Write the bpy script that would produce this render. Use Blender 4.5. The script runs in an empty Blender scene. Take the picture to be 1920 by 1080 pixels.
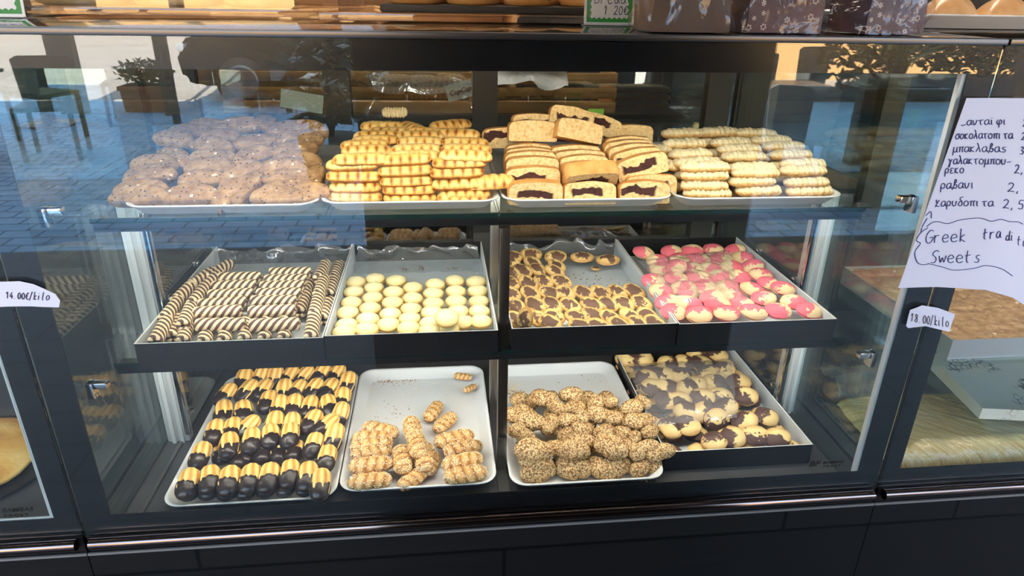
import bpy, bmesh, math, random
from mathutils import Vector, Matrix, Euler, noise
import numpy as np

random.seed(7)
PI = math.pi
SC = bpy.context.scene
COL = SC.collection

# ------------------------------------------------------------------ camera
FPX = 1265.4
YAW, PITCH, ROLL = 0.1130, 0.4134, -0.01839
CAM = Vector((0.0, -1.06, 1.45))
def cam_axes():
    cy, sy = math.cos(YAW), math.sin(YAW)
    cp, sp = math.cos(PITCH), math.sin(PITCH)
    cr, sr = math.cos(ROLL), math.sin(ROLL)
    f = Vector((sy*cp, cy*cp, -sp)); r = Vector((cy, -sy, 0)); d = f.cross(r)
    return r*cr + d*sr, -r*sr + d*cr, f
CR, CD, CF = cam_axes()
cam = bpy.data.cameras.new('camera')
cam.sensor_fit = 'HORIZONTAL'; cam.sensor_width = 36.0
cam.lens = FPX/1920*36.0
cam.clip_start = 0.02; cam.clip_end = 200
camo = bpy.data.objects.new('camera', cam); COL.objects.link(camo)
camo.matrix_world = Matrix.Translation(CAM) @ Matrix((CR, -CD, -CF)).transposed().to_4x4()
SC.camera = camo

# ------------------------------------------------------------------ world, sun, exposure
SC.view_settings.view_transform = 'Standard'
SC.view_settings.look = 'None'
SC.view_settings.gamma = 1.0
SC.view_settings.use_curve_mapping = False
SC.view_settings.exposure = 0.1
SC.cycles.transparent_max_bounces = 32
SC.cycles.max_bounces = 10
SC.cycles.glossy_bounces = 5
SC.cycles.diffuse_bounces = 3
SC.cycles.sample_clamp_indirect = 6.0
wld = bpy.data.worlds.new('daylight'); SC.world = wld; wld.use_nodes = True
bg = wld.node_tree.nodes['Background']
bg.inputs[0].default_value = (0.47, 0.70, 1.0, 1); bg.inputs[1].default_value = 6.5
sun = bpy.data.lights.new('sun', 'SUN'); sun.energy = 42.0; sun.angle = 0.009; sun.color = (1, .93, .82)
suno = bpy.data.objects.new('sun', sun); COL.objects.link(suno)
suno.rotation_euler = Vector((-0.10, -0.72, -0.66)).to_track_quat('-Z', 'Y').to_euler()

# ------------------------------------------------------------------ pixels to points on real planes
def ray(px, py):
    return CR*((px-960)/FPX) + CD*((py-540)/FPX) + CF
def onY(px, py, y):
    d = ray(px, py); return CAM + d*((y-CAM.y)/d.y)
def onZ(px, py, z):
    d = ray(px, py); return CAM + d*((z-CAM.z)/d.z)
def onP(px, py, prof):
    """first crossing of the view ray with a heap outline given as (depth, height) points"""
    d = ray(px, py)
    n = len(prof)
    for i in range(n-1):
        (y0, z0), (y1, z1) = prof[i], prof[i+1]
        # CAM + t d ; solve t,s
        a, b = d.y, -(y1-y0); c, e = d.z, -(z1-z0)
        det = a*e - b*c
        if abs(det) < 1e-9: continue
        ry, rz = y0-CAM.y, z0-CAM.z
        t = (ry*e - b*rz)/det; s = (a*rz - c*ry)/det
        lo = -50 if i == 0 else -1e-6; hi = 50 if i == n-2 else 1+1e-6
        if t > 0 and lo <= s <= hi:
            nn = Vector((0, -(z1-z0), (y1-y0))).normalized()
            return CAM + d*t, nn
    return onZ(px, py, prof[-1][1]), Vector((0, 0, 1))

# ------------------------------------------------------------------ object helpers
def mesh_obj(name, verts, faces, mat, parent=None, smooth=True, mi=None, attr=None, link=True, auto=None):
    me = bpy.data.meshes.new(name)
    me.from_pydata([tuple(v) for v in verts], [], faces)
    for m in (mat if isinstance(mat, (list, tuple)) else [mat]): me.materials.append(m)
    if mi is not None: me.polygons.foreach_set('material_index', mi)
    if attr is not None:
        a = me.attributes.new('bake', 'FLOAT', 'POINT'); a.data.foreach_set('value', attr)
    if smooth:
        me.polygons.foreach_set('use_smooth', [True]*len(me.polygons))
        if auto: me.set_sharp_from_angle(angle=auto)
    me.update()
    o = bpy.data.objects.new(name, me)
    if link: COL.objects.link(o)
    if parent: o.parent = parent
    return o
def bm_obj(name, bm, mat, parent=None, smooth=False, auto=None, link=True):
    me = bpy.data.meshes.new(name)
    bmesh.ops.recalc_face_normals(bm, faces=bm.faces)
    bm.to_mesh(me); bm.free()
    for m in (mat if isinstance(mat, (list, tuple)) else [mat]): me.materials.append(m)
    if smooth:
        me.polygons.foreach_set('use_smooth', [True]*len(me.polygons))
        if auto: me.set_sharp_from_angle(angle=auto)
    o = bpy.data.objects.new(name, me)
    if link: COL.objects.link(o)
    if parent: o.parent = parent
    return o
def tag(o, label, cat, group=None, kind=None):
    o['label'] = label; o['category'] = cat
    if group: o['group'] = group
    if kind: o['kind'] = kind
    return o
def struct(o): o['kind'] = 'structure'; return o
def empty(name, loc=(0, 0, 0), rz=0.0, link=True):
    o = bpy.data.objects.new(name, None); o.empty_display_size = 0.02
    if link: COL.objects.link(o)
    o.location = loc; o.rotation_euler = (0, 0, rz); return o
def add_box(bm, x0, x1, y0, y1, z0, z1, bev=0.0, mi=0):
    vs = [bm.verts.new(p) for p in ((x0,y0,z0),(x1,y0,z0),(x1,y1,z0),(x0,y1,z0),(x0,y0,z1),(x1,y0,z1),(x1,y1,z1),(x0,y1,z1))]
    fs = [bm.faces.new([vs[i] for i in q]) for q in ((3,2,1,0),(4,5,6,7),(0,1,5,4),(1,2,6,5),(2,3,7,6),(3,0,4,7))]
    for f in fs: f.material_index = mi
    if bev > 0:
        es = {e for f in fs for e in f.edges}
        bmesh.ops.bevel(bm, geom=list(es), offset=bev, segments=2, profile=.6, affect='EDGES')
def box(name, x0, x1, y0, y1, z0, z1, mat, parent=None, bev=0.0):
    bm = bmesh.new(); add_box(bm, x0, x1, y0, y1, z0, z1, bev)
    return bm_obj(name, bm, mat, parent, smooth=bev > 0, auto=.6)
def add_tube(bm, pts, r, n=8, caps=True, mi=0):
    pts = [Vector(p) for p in pts]; rings = []
    for i, p in enumerate(pts):
        t = (pts[min(i+1, len(pts)-1)] - pts[max(i-1, 0)]).normalized()
        u = t.cross(Vector((0, 0, 1)))
        if u.length < .05: u = t.cross(Vector((1, 0, 0)))
        u.normalize(); w = t.cross(u)
        rr = r[i] if isinstance(r, (list, tuple)) else r
        rings.append([bm.verts.new(p + (u*math.cos(2*PI*k/n) + w*math.sin(2*PI*k/n))*rr) for k in range(n)])
    for a, b in zip(rings, rings[1:]):
        for k in range(n):
            f = bm.faces.new((a[k], a[(k+1) % n], b[(k+1) % n], b[k])); f.material_index = mi
    if caps:
        for q in (rings[0][::-1], rings[-1]):
            f = bm.faces.new(q); f.material_index = mi
def tube(name, pts, r, mat, parent=None, n=8):
    bm = bmesh.new(); add_tube(bm, pts, r, n); return bm_obj(name, bm, mat, parent, smooth=True, auto=.9)
def add_prism(bm, pts, axis, a, b, mi=0):
    """outline in the plane across axis, extruded from a to b"""
    def P(u, v, w): return {'x': (w, u, v), 'y': (u, w, v), 'z': (u, v, w)}[axis]
    A = [bm.verts.new(P(u, v, a)) for u, v in pts]; B = [bm.verts.new(P(u, v, b)) for u, v in pts]
    n = len(pts)
    fs = [bm.faces.new(A[::-1]), bm.faces.new(B)]
    for i in range(n): fs.append(bm.faces.new((A[i], A[(i+1) % n], B[(i+1) % n], B[i])))
    for f in fs: f.material_index = mi
    return fs

# ------------------------------------------------------------------ material helpers
def lin(c):
    out = []
    for v in c[:3]:
        v /= 255.0
        out.append(v/12.92 if v <= .04045 else ((v+.055)/1.055)**2.4)
    return (*out, 1.0)
class Mt:
    def __init__(s, name, **kw):
        s.m = bpy.data.materials.new(name); s.m.use_nodes = True
        s.t = s.m.node_tree; s.b = s.t.nodes['Principled BSDF']; s.out = s.t.nodes['Material Output']
        for k, v in kw.items(): s.set(s.b, k.replace('_', ' '), v)
    def set(s, node, key, v):
        i = node.inputs[key]
        if isinstance(v, bpy.types.NodeSocket): s.t.links.new(v, i)
        else: i.default_value = v
    def n(s, typ, ins=None, out=0, **props):
        nd = s.t.nodes.new(typ)
        for k, v in props.items(): setattr(nd, k, v)
        for k, v in (ins or {}).items(): s.set(nd, k, v)
        return nd.outputs[out]
    def coord(s, which='Object'): return s.n('ShaderNodeTexCoord', out=which)
    def rnd(s): return s.n('ShaderNodeObjectInfo', out='Random')
    def math(s, op, a, b=0.0, c=0.0, clamp=False): return s.n('ShaderNodeMath', {0: a, 1: b, 2: c}, operation=op, use_clamp=clamp)
    def vmath(s, op, a, b=(0, 0, 0), out=0): return s.n('ShaderNodeVectorMath', {0: a, 1: b}, out=out, operation=op)
    def shift(s, co=None):
        r = s.rnd(); v = s.n('ShaderNodeCombineXYZ', {0: s.math('MULTIPLY', r, 37.0), 1: s.math('MULTIPLY', r, 91.0), 2: s.math('MULTIPLY', r, 13.0)})
        return s.vmath('ADD', co if co is not None else s.coord(), v)
    def noise(s, v, scale, detail=3.0, rough=.55, dist=0.0, out=0):
        return s.n('ShaderNodeTexNoise', {'Vector': v, 'Scale': scale, 'Detail': detail, 'Roughness': rough, 'Distortion': dist}, out=out)
    def voro(s, v, scale, out=0, feature='F1', rnd=1.0): return s.n('ShaderNodeTexVoronoi', {'Vector': v, 'Scale': scale, 'Randomness': rnd}, out=out, feature=feature)
    def ramp(s, fac, stops, interp='LINEAR'):
        nd = s.t.nodes.new('ShaderNodeValToRGB'); s.t.links.new(fac, nd.inputs[0])
        cr = nd.color_ramp; cr.interpolation = interp
        while len(cr.elements) < len(stops): cr.elements.new(.5)
        for e, (p, c) in zip(cr.elements, stops):
            e.position = p; e.color = lin(c) if not isinstance(c, (int, float)) else (c, c, c, 1)
        return nd.outputs[0]
    def mix(s, fac, a, b):
        nd = s.t.nodes.new('ShaderNodeMix'); nd.data_type = 'RGBA'
        for i, v in ((0, fac), (6, a), (7, b)):
            if isinstance(v, bpy.types.NodeSocket): s.t.links.new(v, nd.inputs[i])
            elif i == 0: nd.inputs[0].default_value = v
            else: nd.inputs[i].default_value = lin(v)
        return nd.outputs[2]
    def tint(s, col, amt=.25):
        r = s.rnd(); f = s.math('ADD', s.math('MULTIPLY', r, amt), 1-amt*.5)
        return s.n('ShaderNodeHueSaturation', {'Color': col, 'Value': f})
    def bump(s, h, strength=.4, dist=.001):
        s.set(s.b, 'Normal', s.n('ShaderNodeBump', {'Height': h, 'Strength': strength, 'Distance': dist}))
    def attr(s, name='bake'): return s.n('ShaderNodeAttribute', out='Fac', attribute_name=name)
    def col(s, c): s.set(s.b, 'Base Color', c if isinstance(c, bpy.types.NodeSocket) else lin(c))
def plain(name, c, rough=.6, metal=0.0, **kw):
    m = Mt(name, Roughness=rough, Metallic=metal, **kw); m.col(c); return m.m

def glass_mat(name, tintc=(1, 1, 1), f0=.045, rough=0.0, bumpy=0.0, milky=0.0, gain=1.0):
    """thin clear sheet: see-through with the reflection of each face by its angle (Schlick)"""
    m = Mt(name); t = m.t
    geo = t.nodes.new('ShaderNodeNewGeometry')
    nrm = geo.outputs['Normal']
    if bumpy:
        co = m.coord(); h = m.noise(co, 14.0, 3.0, .6, .8)
        bmp = t.nodes.new('ShaderNodeBump'); t.links.new(h, bmp.inputs['Height'])
        bmp.inputs['Strength'].default_value = 1.0; bmp.inputs['Distance'].default_value = bumpy
        nrm = bmp.outputs[0]
    d = m.math('ABSOLUTE', m.vmath('DOT_PRODUCT', nrm, geo.outputs['Incoming'], out='Value'))
    p = m.math('POWER', m.math('SUBTRACT', 1.0, d, clamp=True), 5.0)
    fr = m.math('ADD', m.math('MULTIPLY', p, 1-f0), f0)
    if gain != 1.0: fr = m.math('MULTIPLY', fr, gain, clamp=True)
    tr = t.nodes.new('ShaderNodeBsdfTransparent'); tr.inputs[0].default_value = (*tintc, 1)
    gl = t.nodes.new('ShaderNodeBsdfAnisotropic'); gl.inputs['Roughness'].default_value = rough
    gl.inputs['Color'].default_value = (1, 1, 1, 1)
    if bumpy: t.links.new(nrm, gl.inputs['Normal'])
    body = tr.outputs[0]
    if milky:
        df = t.nodes.new('ShaderNodeBsdfDiffuse'); df.inputs[0].default_value = (.9, .9, .9, 1)
        mx = t.nodes.new('ShaderNodeMixShader'); mx.inputs[0].default_value = milky
        t.links.new(body, mx.inputs[1]); t.links.new(df.outputs[0], mx.inputs[2]); body = mx.outputs[0]
    mx = t.nodes.new('ShaderNodeMixShader'); t.links.new(fr, mx.inputs[0])
    t.links.new(body, mx.inputs[1]); t.links.new(gl.outputs[0], mx.inputs[2])
    t.links.new(mx.outputs[0], m.out.inputs[0]); t.nodes.remove(m.b)
    return m.m

G = {}
G['front'] = glass_mat('clear_front_glass', (.97, .985, .98), f0=.053)
G['side'] = glass_mat('side_glass', (.90, .95, .94), f0=.05)
G['back'] = glass_mat('coated_back_glass', (.82, .86, .85), f0=.14)
G['shelf'] = glass_mat('shelf_glass', (.93, .975, .955), f0=.045)
G['acrylic'] = glass_mat('clear_acrylic', (.93, .91, .88), f0=.06)
G['film'] = glass_mat('clear_film', (.93, .94, .94), f0=.07, rough=.10, bumpy=.008, milky=.11, gain=1.15)
G['cello'] = glass_mat('crinkled_cellophane', (.95, .93, .9), f0=.045, rough=.14, bumpy=.010, milky=.02, gain=.8)
BLACK = plain('black_enamel', (12, 12, 13), .25)
BLACKM = plain('black_matt_metal', (24, 24, 26), .4)
DARKP = plain('dark_plastic', (34, 33, 34), .35)
STEEL = plain('brushed_steel', (150, 147, 142), .32, 1.0)
CHROME = plain('polished_chrome', (215, 215, 215), .12, 1.0)
RAILM = plain('bronze_tinted_steel_rail', (128, 110, 104), .12, 1.0)
ALU = plain('satin_aluminium', (200, 205, 206), .45, .25)
WHITE = plain('white_plastic_tray', (233, 233, 230), .35)
EDGE = plain('green_glass_edge', (26, 46, 42), .2)

def deck_mat():
    m = Mt('dark_grey_deck', Roughness=.28); co = m.coord()
    m.col(m.ramp(m.noise(co, 6, 4), [(.3, (58, 57, 60)), (.7, (76, 75, 77))])); return m.m
DECK = deck_mat()
def tile_mat(name, c0, c1, bw, bh, grout=(20, 20, 20), rough=.25, axis='XZ', mort=.004, spec=.5):
    m = Mt(name, Roughness=rough); m.set(m.b, 'Specular IOR Level', spec)
    co = m.coord()
    sep = m.t.nodes.new('ShaderNodeSeparateXYZ'); m.t.links.new(co, sep.inputs[0])
    v = m.n('ShaderNodeCombineXYZ', {0: sep.outputs[axis[0]], 1: sep.outputs[axis[1]]})
    br = m.t.nodes.new('ShaderNodeTexBrick'); m.t.links.new(v, br.inputs['Vector'])
    br.inputs['Scale'].default_value = 1.0; br.inputs['Brick Width'].default_value = bw; br.inputs['Row Height'].default_value = bh
    br.inputs['Mortar Size'].default_value = mort; br.inputs['Mortar Smooth'].default_value = .1
    br.inputs['Color1'].default_value = lin(c0); br.inputs['Color2'].default_value = lin(c1); br.inputs['Mortar'].default_value = lin(grout)
    grain = m.noise(m.vmath('MULTIPLY', co, (2, 30, 30) if axis == 'XZ' else (2, 30, 1)), 3.0, 5.0)
    g = m.ramp(grain, [(.3, .82), (.7, 1.05)])
    nd = m.t.nodes.new('ShaderNodeMix'); nd.data_type = 'RGBA'; nd.blend_type = 'MULTIPLY'; nd.inputs[0].default_value = 1
    m.t.links.new(br.outputs[0], nd.inputs[6]); m.t.links.new(g, nd.inputs[7])
    m.col(nd.outputs[2]); return m.m
BASET = tile_mat('dark_wood_look_tile', (27, 26, 26), (31, 30, 29), 1.2, .20, (14, 14, 14), .3, spec=.22)
FLOORT = tile_mat('anthracite_floor_tile', (60, 59, 61), (68, 67, 69), 1.2, .20, (18, 18, 19), .5, 'XY', .006, .3)
PAVE = tile_mat('skylight_blue_paving', (150, 182, 208), (172, 200, 220), .24, .14, (104, 118, 132), .8, 'XY', .008, .2)  # blue skylight on the paving is put into its colour

# ------------------------------------------------------------------ setting: room, street
struct(box('floor', -9, 9, -2.95, 3.2, -.05, 0, FLOORT))
struct(box('pavement', -30, 30, -8.95, -2.95, -.06, -.004, PAVE))
def street_mat():
    m = Mt('sunlit_concrete_street', Roughness=.9); co = m.coord()
    m.col(m.ramp(m.noise(co, .6, 4), [(.3, (168, 158, 146)), (.7, (190, 180, 168))])); return m.m
struct(box('street', -40, 40, -34, -8.95, -.1, -.03, street_mat()))
struct(box('kerb', -40, 40, -9.05, -8.93, -.1, .0, plain('pale_kerb', (190, 184, 174), .9)))
WALLD = plain('charcoal_shop_wall', (40, 38, 38), .7)
struct(box('wall_back', -9, 9, 3.1, 3.2, 0, 3.0, WALLD))
struct(box('wall_left', -5.1, -5.0, -2.6, 3.1, 0, 3.0, WALLD))
struct(box('wall_right', 6.5, 6.6, -2.6, 3.1, 0, 3.0, WALLD))
struct(box('ceiling', -9, 9, -2.95, 3.2, 3.0, 3.12, plain('grey_ceiling', (120, 118, 115), .8)))
struct(box('wall_facade', -16, 16, -2.95, 3.2, 3.13, 5.45, plain('rendered_facade', (170, 160, 150), .9)))
struct(box('wall_garden', 5.0, 16, -12.2, -12.0, -.03, 3.0, plain('ochre_garden_wall', (214, 170, 112), .9)))
struct(box('viewer_stand_in', -.27, 1.18, -2.0, -1.32, 0, 3.0, plain('black_stand_in', (16, 16, 17), .5)))  # added black block in place of the viewer's dark reflected figure
struct(box('wall_across_street', -40, 40, -34.6, -34, 0, 8, plain('ochre_render', (205, 165, 110), .9)))

# ------------------------------------------------------------------ the three cases
CX0, CX1 = -.684, .911          # seams of the middle case
ZB, ZT = .4955, 1.385           # glass bottom / top
DZ = .495                       # deck height
YB = .84                        # back doors
def ring_box(bm, x0, x1, z0, z1, ix0, ix1, iz0, iz1, y0, y1):
    add_box(bm, x0, x1, y0, y1, z0, iz0); add_box(bm, x0, x1, y0, y1, iz1, z1)
    add_box(bm, x0, ix0, y0, y1, iz0, iz1); add_box(bm, ix1, x1, y0, y1, iz0, iz1)
def text_part(name, s, loc, size, mat, parent, shear=.25, offset=.0, sx=1.0):
    cu = bpy.data.curves.new(name, 'FONT'); cu.body = s; cu.size = size; cu.shear = shear; cu.offset = offset
    cu.extrude = .0002
    t = bpy.data.objects.new('t', cu); COL.objects.link(t)
    bpy.context.view_layer.update()
    me = bpy.data.meshes.new_from_object(t.evaluated_get(bpy.context.evaluated_depsgraph_get()))
    bpy.data.objects.remove(t); bpy.data.curves.remove(cu)
    me.name = name; me.materials.clear(); me.materials.append(mat)
    o = bpy.data.objects.new(name, me); COL.objects.link(o); o.parent = parent
    o.location = loc; o.rotation_euler = (PI/2, 0, 0); o.scale = (sx, 1, 1); return o
INKBLK = plain('black_print', (14, 14, 14), .5)
def make_case(x0, x1, label, gx0, gx1, shelves=True, logo=None):
    r = empty('display_case', ((x0+x1)/2, .4, 0)); tag(r, label, 'display case', 'bakery display cases')
    ox, oy = r.location.x, r.location.y
    def B(name, a, b, c, d, e, f, mat, bev=0, par=r): return box(name, a-ox, b-ox, c-oy, d-oy, e, f, mat, par, bev)
    B('front_glass', x0+.002, x1-.002, -.006, 0, ZB, ZT, G['front'])
    bm = bmesh.new(); ring_box(bm, x0+.002-ox, x1-.002-ox, ZB, ZT, gx0-ox, gx1-ox, .5375, 1.340, .0012-oy, .0035-oy)
    bm_obj('black_glass_border', bm, BLACK, r)
    B('side_glass', gx0-.008, gx0-.001, .004, YB, DZ, 1.36, G['side'])
    B('side_glass', gx1-.006, gx1+.001, .004, YB, DZ, 1.36, G['side'])
    B('edge_strip', gx1-.0075, gx1+.0015, .004, .014, .53, 1.345, ALU)
    B('top_trim', x0+.002, x1-.002, -.008, .02, ZT, 1.3945, plain('dark_satin_trim', (92, 88, 84), .3, .9), .002)
    B('countertop', x0+.001, x1-.001, .02, .9, 1.377, 1.3945, plain('black_glass_countertop', (22, 18, 15), .06), .001)
    bm = bmesh.new()
    for s in range(1):
        add_tube(bm, [(x0+.012-ox, -.012-oy, .484), (x1-.012-ox, -.012-oy, .484)], .0115, 16)
    bm_obj('bumper_rail', bm, RAILM, r, True, .9)
    B('rail_backing', x0+.004, x1-.004, -.004, .03, .458, .4955, plain('dark_rail_backing', (52, 44, 42), .3, .6))
    B('base_panel', x0+.001, x1-.001, -.010, .06, 0.0, .458, BASET)
    B('base_edge', x0+.001, x1-.001, -.0115, -.008, .454, .459, plain('worn_tile_edge', (120, 115, 110), .6))
    B('deck', x0+.004, x1-.004, .035, YB, DZ-.03, DZ, DECK)
    B('deck_lip', x0+.03, x1-.03, .012, .035, DZ-.01, DZ+.004, STEEL, .001)
    # back doors: frame and panes
    bm = bmesh.new()
    ring_box(bm, x0-ox, x1-ox, DZ-.03, 1.377, x0+.06-ox, x1-.06-ox, .765, 1.33, YB-oy, YB+.03-oy)
    for xc in ((x0+x1)/2+.018, x1-.115, x0+.42): add_box(bm, xc-.034-ox, xc+.034-ox, YB-.006-oy, YB+.034-oy, .765, 1.33)
    bm_obj('back_frame', bm, plain('dark_olive_door_frame', (44, 41, 35), .45), r)
    B('back_door_glass', x0+.06, x1-.06, YB+.012, YB+.017, .76, 1.33, G['back'])
    # lamp tube behind the top border
    B('lamp_housing', x0+.08, x1-.08, .02, .062, 1.352, 1.377, ALU, .002)
    return r
mid = make_case(CX0, CX1, 'middle glass display case with three levels of biscuits', -.6303, .8610)
lef = make_case(CX0-1.595, CX0, 'left glass display case with round pies beside the middle case', -2.21, -.730)
rig = make_case(CX1, CX1+1.595, 'right glass display case with syrup cakes beside the middle case', .955, 2.44)

def strip_lamp(case, xa, xb, y, z, power, tilt=0.0, size=.03, color=(1, .90, .74)):
    ox, oy = case.location.x, case.location.y
    em = Mt('warm_led_diffuser'); em.col((255, 250, 240)); em.set(em.b, 'Emission Color', (*color, 1)); em.set(em.b, 'Emission Strength', 3.0)
    box('led_strip', xa-ox, xb-ox, y-size/2-oy, y+size/2-oy, z, z+.004, em.m, case)
    L = bpy.data.lights.new('led_light', 'AREA'); L.shape = 'RECTANGLE'; L.size = xb-xa; L.size_y = size; L.energy = power; L.color = color
    o = bpy.data.objects.new('led_light', L); COL.objects.link(o); o.parent = case
    o.location = ((xa+xb)/2-ox, y-oy, z-.003); o.rotation_euler = (tilt, 0, 0)
strip_lamp(mid, CX0+.10, CX1-.10, .041, 1.347, 4.8, .5)
strip_lamp(lef, CX0-1.4, CX0-.12, .041, 1.347, 6.0, .45)
strip_lamp(rig, CX1+.12, CX1+1.4, .041, 1.347, 6.0, .45)

def shelf_fit(case, y0, y1, z, light):
    ox, oy = case.location.x, case.location.y
    xa, xb = -.615, .842
    for a, b in ((xa, .108), (.1125, xb)):
        s = box('glass_shelf', a-ox, b-ox, y0-oy, y1-oy, z-.008, z, G['shelf'], case)
        box('shelf_edge', a-ox, b-ox, y0-.0015-oy, y0-.0002-oy, z-.0085, z+.0003, EDGE, s)
    bm = bmesh.new()
    add_box(bm, xa-ox, xb-ox, y0+.006-oy, y0+.009-oy, z-.026, z-.0085); add_box(bm, xa-ox, xb-ox, y0+.009-oy, y0+.034-oy, z-.0115, z-.0085)
    bm_obj('shelf_rail', bm, BLACKM, case)
    if light: strip_lamp(case, xa+.03, xb-.03, y0+.020, z-.0165, light, .85, .014, (1, .94, .84))
shelf_fit(mid, .150, .80, 1.070, 3.6)
shelf_fit(mid, .112, .70, .800, 5.2)
def uprights(case):
    ox, oy = case.location.x, case.location.y
    for xc in (-.607, .846):
        s = 1 if xc > 0 else -1
        bm = bmesh.new()
        add_box(bm, xc-.024-ox, xc+.024-ox, .285-oy, .31-oy, DZ, 1.06, .002)
        add_box(bm, xc-.012-ox, xc-.004-ox, .278-oy, .286-oy, DZ, 1.06); add_box(bm, xc+.006-ox, xc+.014-ox, .278-oy, .286-oy, DZ, 1.06)
        bm_obj('aluminium_upright', bm, ALU, case, True, .6)
        xp = -.5745 if s < 0 else .812
        for z0, z1 in ((.815, 1.046), (.53, .775)):
            p = box('divider_pane', xp-.002-ox, xp+.002-ox, .268-oy, .56-oy, z0, z1, G['acrylic'], case)
            bm = bmesh.new(); add_box(bm, xp-.005-ox, xp+.005-ox, .258-oy, .268-oy, z0, z1, .001)
            bm_obj('chrome_edge', bm, CHROME, p, True, .6)
            for yy in (.30, .49):
                bm = bmesh.new(); add_box(bm, xp-.006-ox, xp+.006-ox, yy-.006-oy, yy+.006-oy, z0+.03, z0+.042, .002)
                bm_obj('clip', bm, CHROME, p, True, .6)
    # middle posts of dark steel with a foot plate
    DST = plain('dark_brushed_steel', (112, 106, 100), .34, 1.0)
    bm = bmesh.new(); add_box(bm, .1095-ox, .1295-ox, .125-oy, .15-oy, DZ, 1.048, .0015); bm_obj('steel_post', bm, DST, case, True, .6)
    bm = bmesh.new(); add_box(bm, .109-ox, .130-ox, .34-oy, .362-oy, DZ, 1.048, .0015); bm_obj('steel_post', bm, STEEL, case, True, .6)
    bm = bmesh.new()
    add_prism(bm, [(.1055-ox, DZ), (.129-ox, DZ), (.1285-ox, DZ+.085), (.1085-ox, DZ+.085)], 'y', .118-oy, .123-oy)
    add_prism(bm, [(.1055-ox, .040-oy), (.129-ox, .040-oy), (.129-ox, .125-oy), (.1055-ox, .125-oy)], 'z', DZ+.0005, DZ+.004)
    bm_obj('post_foot', bm, STEEL, case)
    bm = bmesh.new()
    for xc in (-.60, -.638): add_box(bm, xc-.004-ox, xc+.004-ox, .04-oy, .70-oy, DZ+.0005, DZ+.005)
    bm_obj('deck_channel', bm, STEEL, case)
    for xs, sg in ((-.6285, 1), (.856, -1)):
        for zz in (1.12, .80):
            bm = bmesh.new(); add_box(bm, min(xs, xs+sg*.035)-ox, max(xs, xs+sg*.035)-ox, .03-oy, .045-oy, zz-.006, zz+.006, .002)
            add_box(bm, min(xs, xs+sg*.012)-ox, max(xs, xs+sg*.012)-ox, .028-oy, .048-oy, zz-.025, zz+.006, .002)
            bm_obj('glass_bracket', bm, CHROME, case, True, .6)
uprights(mid)
# printed maker's marks on the glass
p = onY(1515, 875, -.007); text_part('printed_logo', 'BF', (p.x-mid.location.x, -.0068-.4, p.z), .019, INKBLK, mid, .2, .0002, 1.25)
p = onY(1542, 870, -.007); text_part('printed_name', 'BAMBAS', (p.x-mid.location.x, -.0068-.4, p.z), .0085, INKBLK, mid, .2, .0001, 1.45)
p = onY(1543, 875.5, -.007); text_part('printed_name', 'F R O S T', (p.x-mid.location.x, -.0068-.4, p.z-.001), .0062, INKBLK, mid, .2, .0002, 1.5)
p = onY(4, 961, -.007); text_part('printed_name', 'BAMBAS', (p.x-lef.location.x, -.0068-.4, p.z), .0125, INKBLK, lef, .2, .0002, 1.15)
p = onY(8, 968, -.007); text_part('printed_name', 'F R O S T', (p.x-lef.location.x, -.0068-.4, p.z-.002), .0075, INKBLK, lef, .0, .0003, 1.35)
bm = bmesh.new(); add_box(bm, -2.2-lef.location.x, -.7305-lef.location.x, .0035-.4, .006-.4, .5375, .5405); bm_obj('edge_strip', bm, ALU, lef)
# ------------------------------------------------------------------ food materials
def m_nut():
    m = Mt('nut_biscuit_crumb', Roughness=.8); v = m.shift(); n = m.noise(v, 45, 5, .65)
    c = m.ramp(n, [(.25, (120, 88, 54)), (.5, (172, 132, 84)), (.75, (204, 168, 116))])
    sp = m.voro(v, 95); c = m.mix(m.ramp(sp, [(.15, 1.0), (.22, 0.0)]), c, (78, 50, 34))
    nu = m.voro(v, 38); c = m.mix(m.ramp(nu, [(.11, 1.0), (.15, 0.0)]), c, (240, 216, 176))
    m.col(m.tint(c, .16)); m.bump(m.math('ADD', n, m.math('MULTIPLY', sp, .5)), .6, .0015); return m.m
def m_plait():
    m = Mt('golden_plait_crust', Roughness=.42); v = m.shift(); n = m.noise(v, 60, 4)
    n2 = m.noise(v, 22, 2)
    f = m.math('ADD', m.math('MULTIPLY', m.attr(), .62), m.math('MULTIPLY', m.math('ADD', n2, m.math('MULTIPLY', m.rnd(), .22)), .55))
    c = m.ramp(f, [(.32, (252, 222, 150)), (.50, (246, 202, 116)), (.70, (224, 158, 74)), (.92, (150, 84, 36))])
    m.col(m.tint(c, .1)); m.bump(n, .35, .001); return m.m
def m_pale_crust():
    m = Mt('pale_almond_crust', Roughness=.7); v = m.shift(); n = m.noise(v, 90, 5, .7)
    f = m.math('ADD', m.math('MULTIPLY', m.attr(), .6), m.math('MULTIPLY', n, .55))
    c = m.ramp(f, [(.25, (252, 240, 204)), (.5, (242, 220, 168)), (.72, (226, 182, 112)), (.92, (188, 130, 66))])
    m.col(m.tint(c, .1)); m.bump(m.math('ADD', n, m.voro(v, 260)), .7, .0016); return m.m
def m_crust():
    m = Mt('marble_cake_crust', Roughness=.7); v = m.shift(); n = m.noise(v, 26, 5, .65)
    c = m.ramp(n, [(.28, (176, 112, 52)), (.5, (208, 148, 78)), (.75, (224, 174, 102))])
    sp = m.voro(v, 130); c = m.mix(m.ramp(sp, [(.10, 1.0), (.16, 0.0)]), c, (128, 78, 38))
    m.col(m.tint(c, .12)); m.bump(n, .5, .002); return m.m
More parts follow.
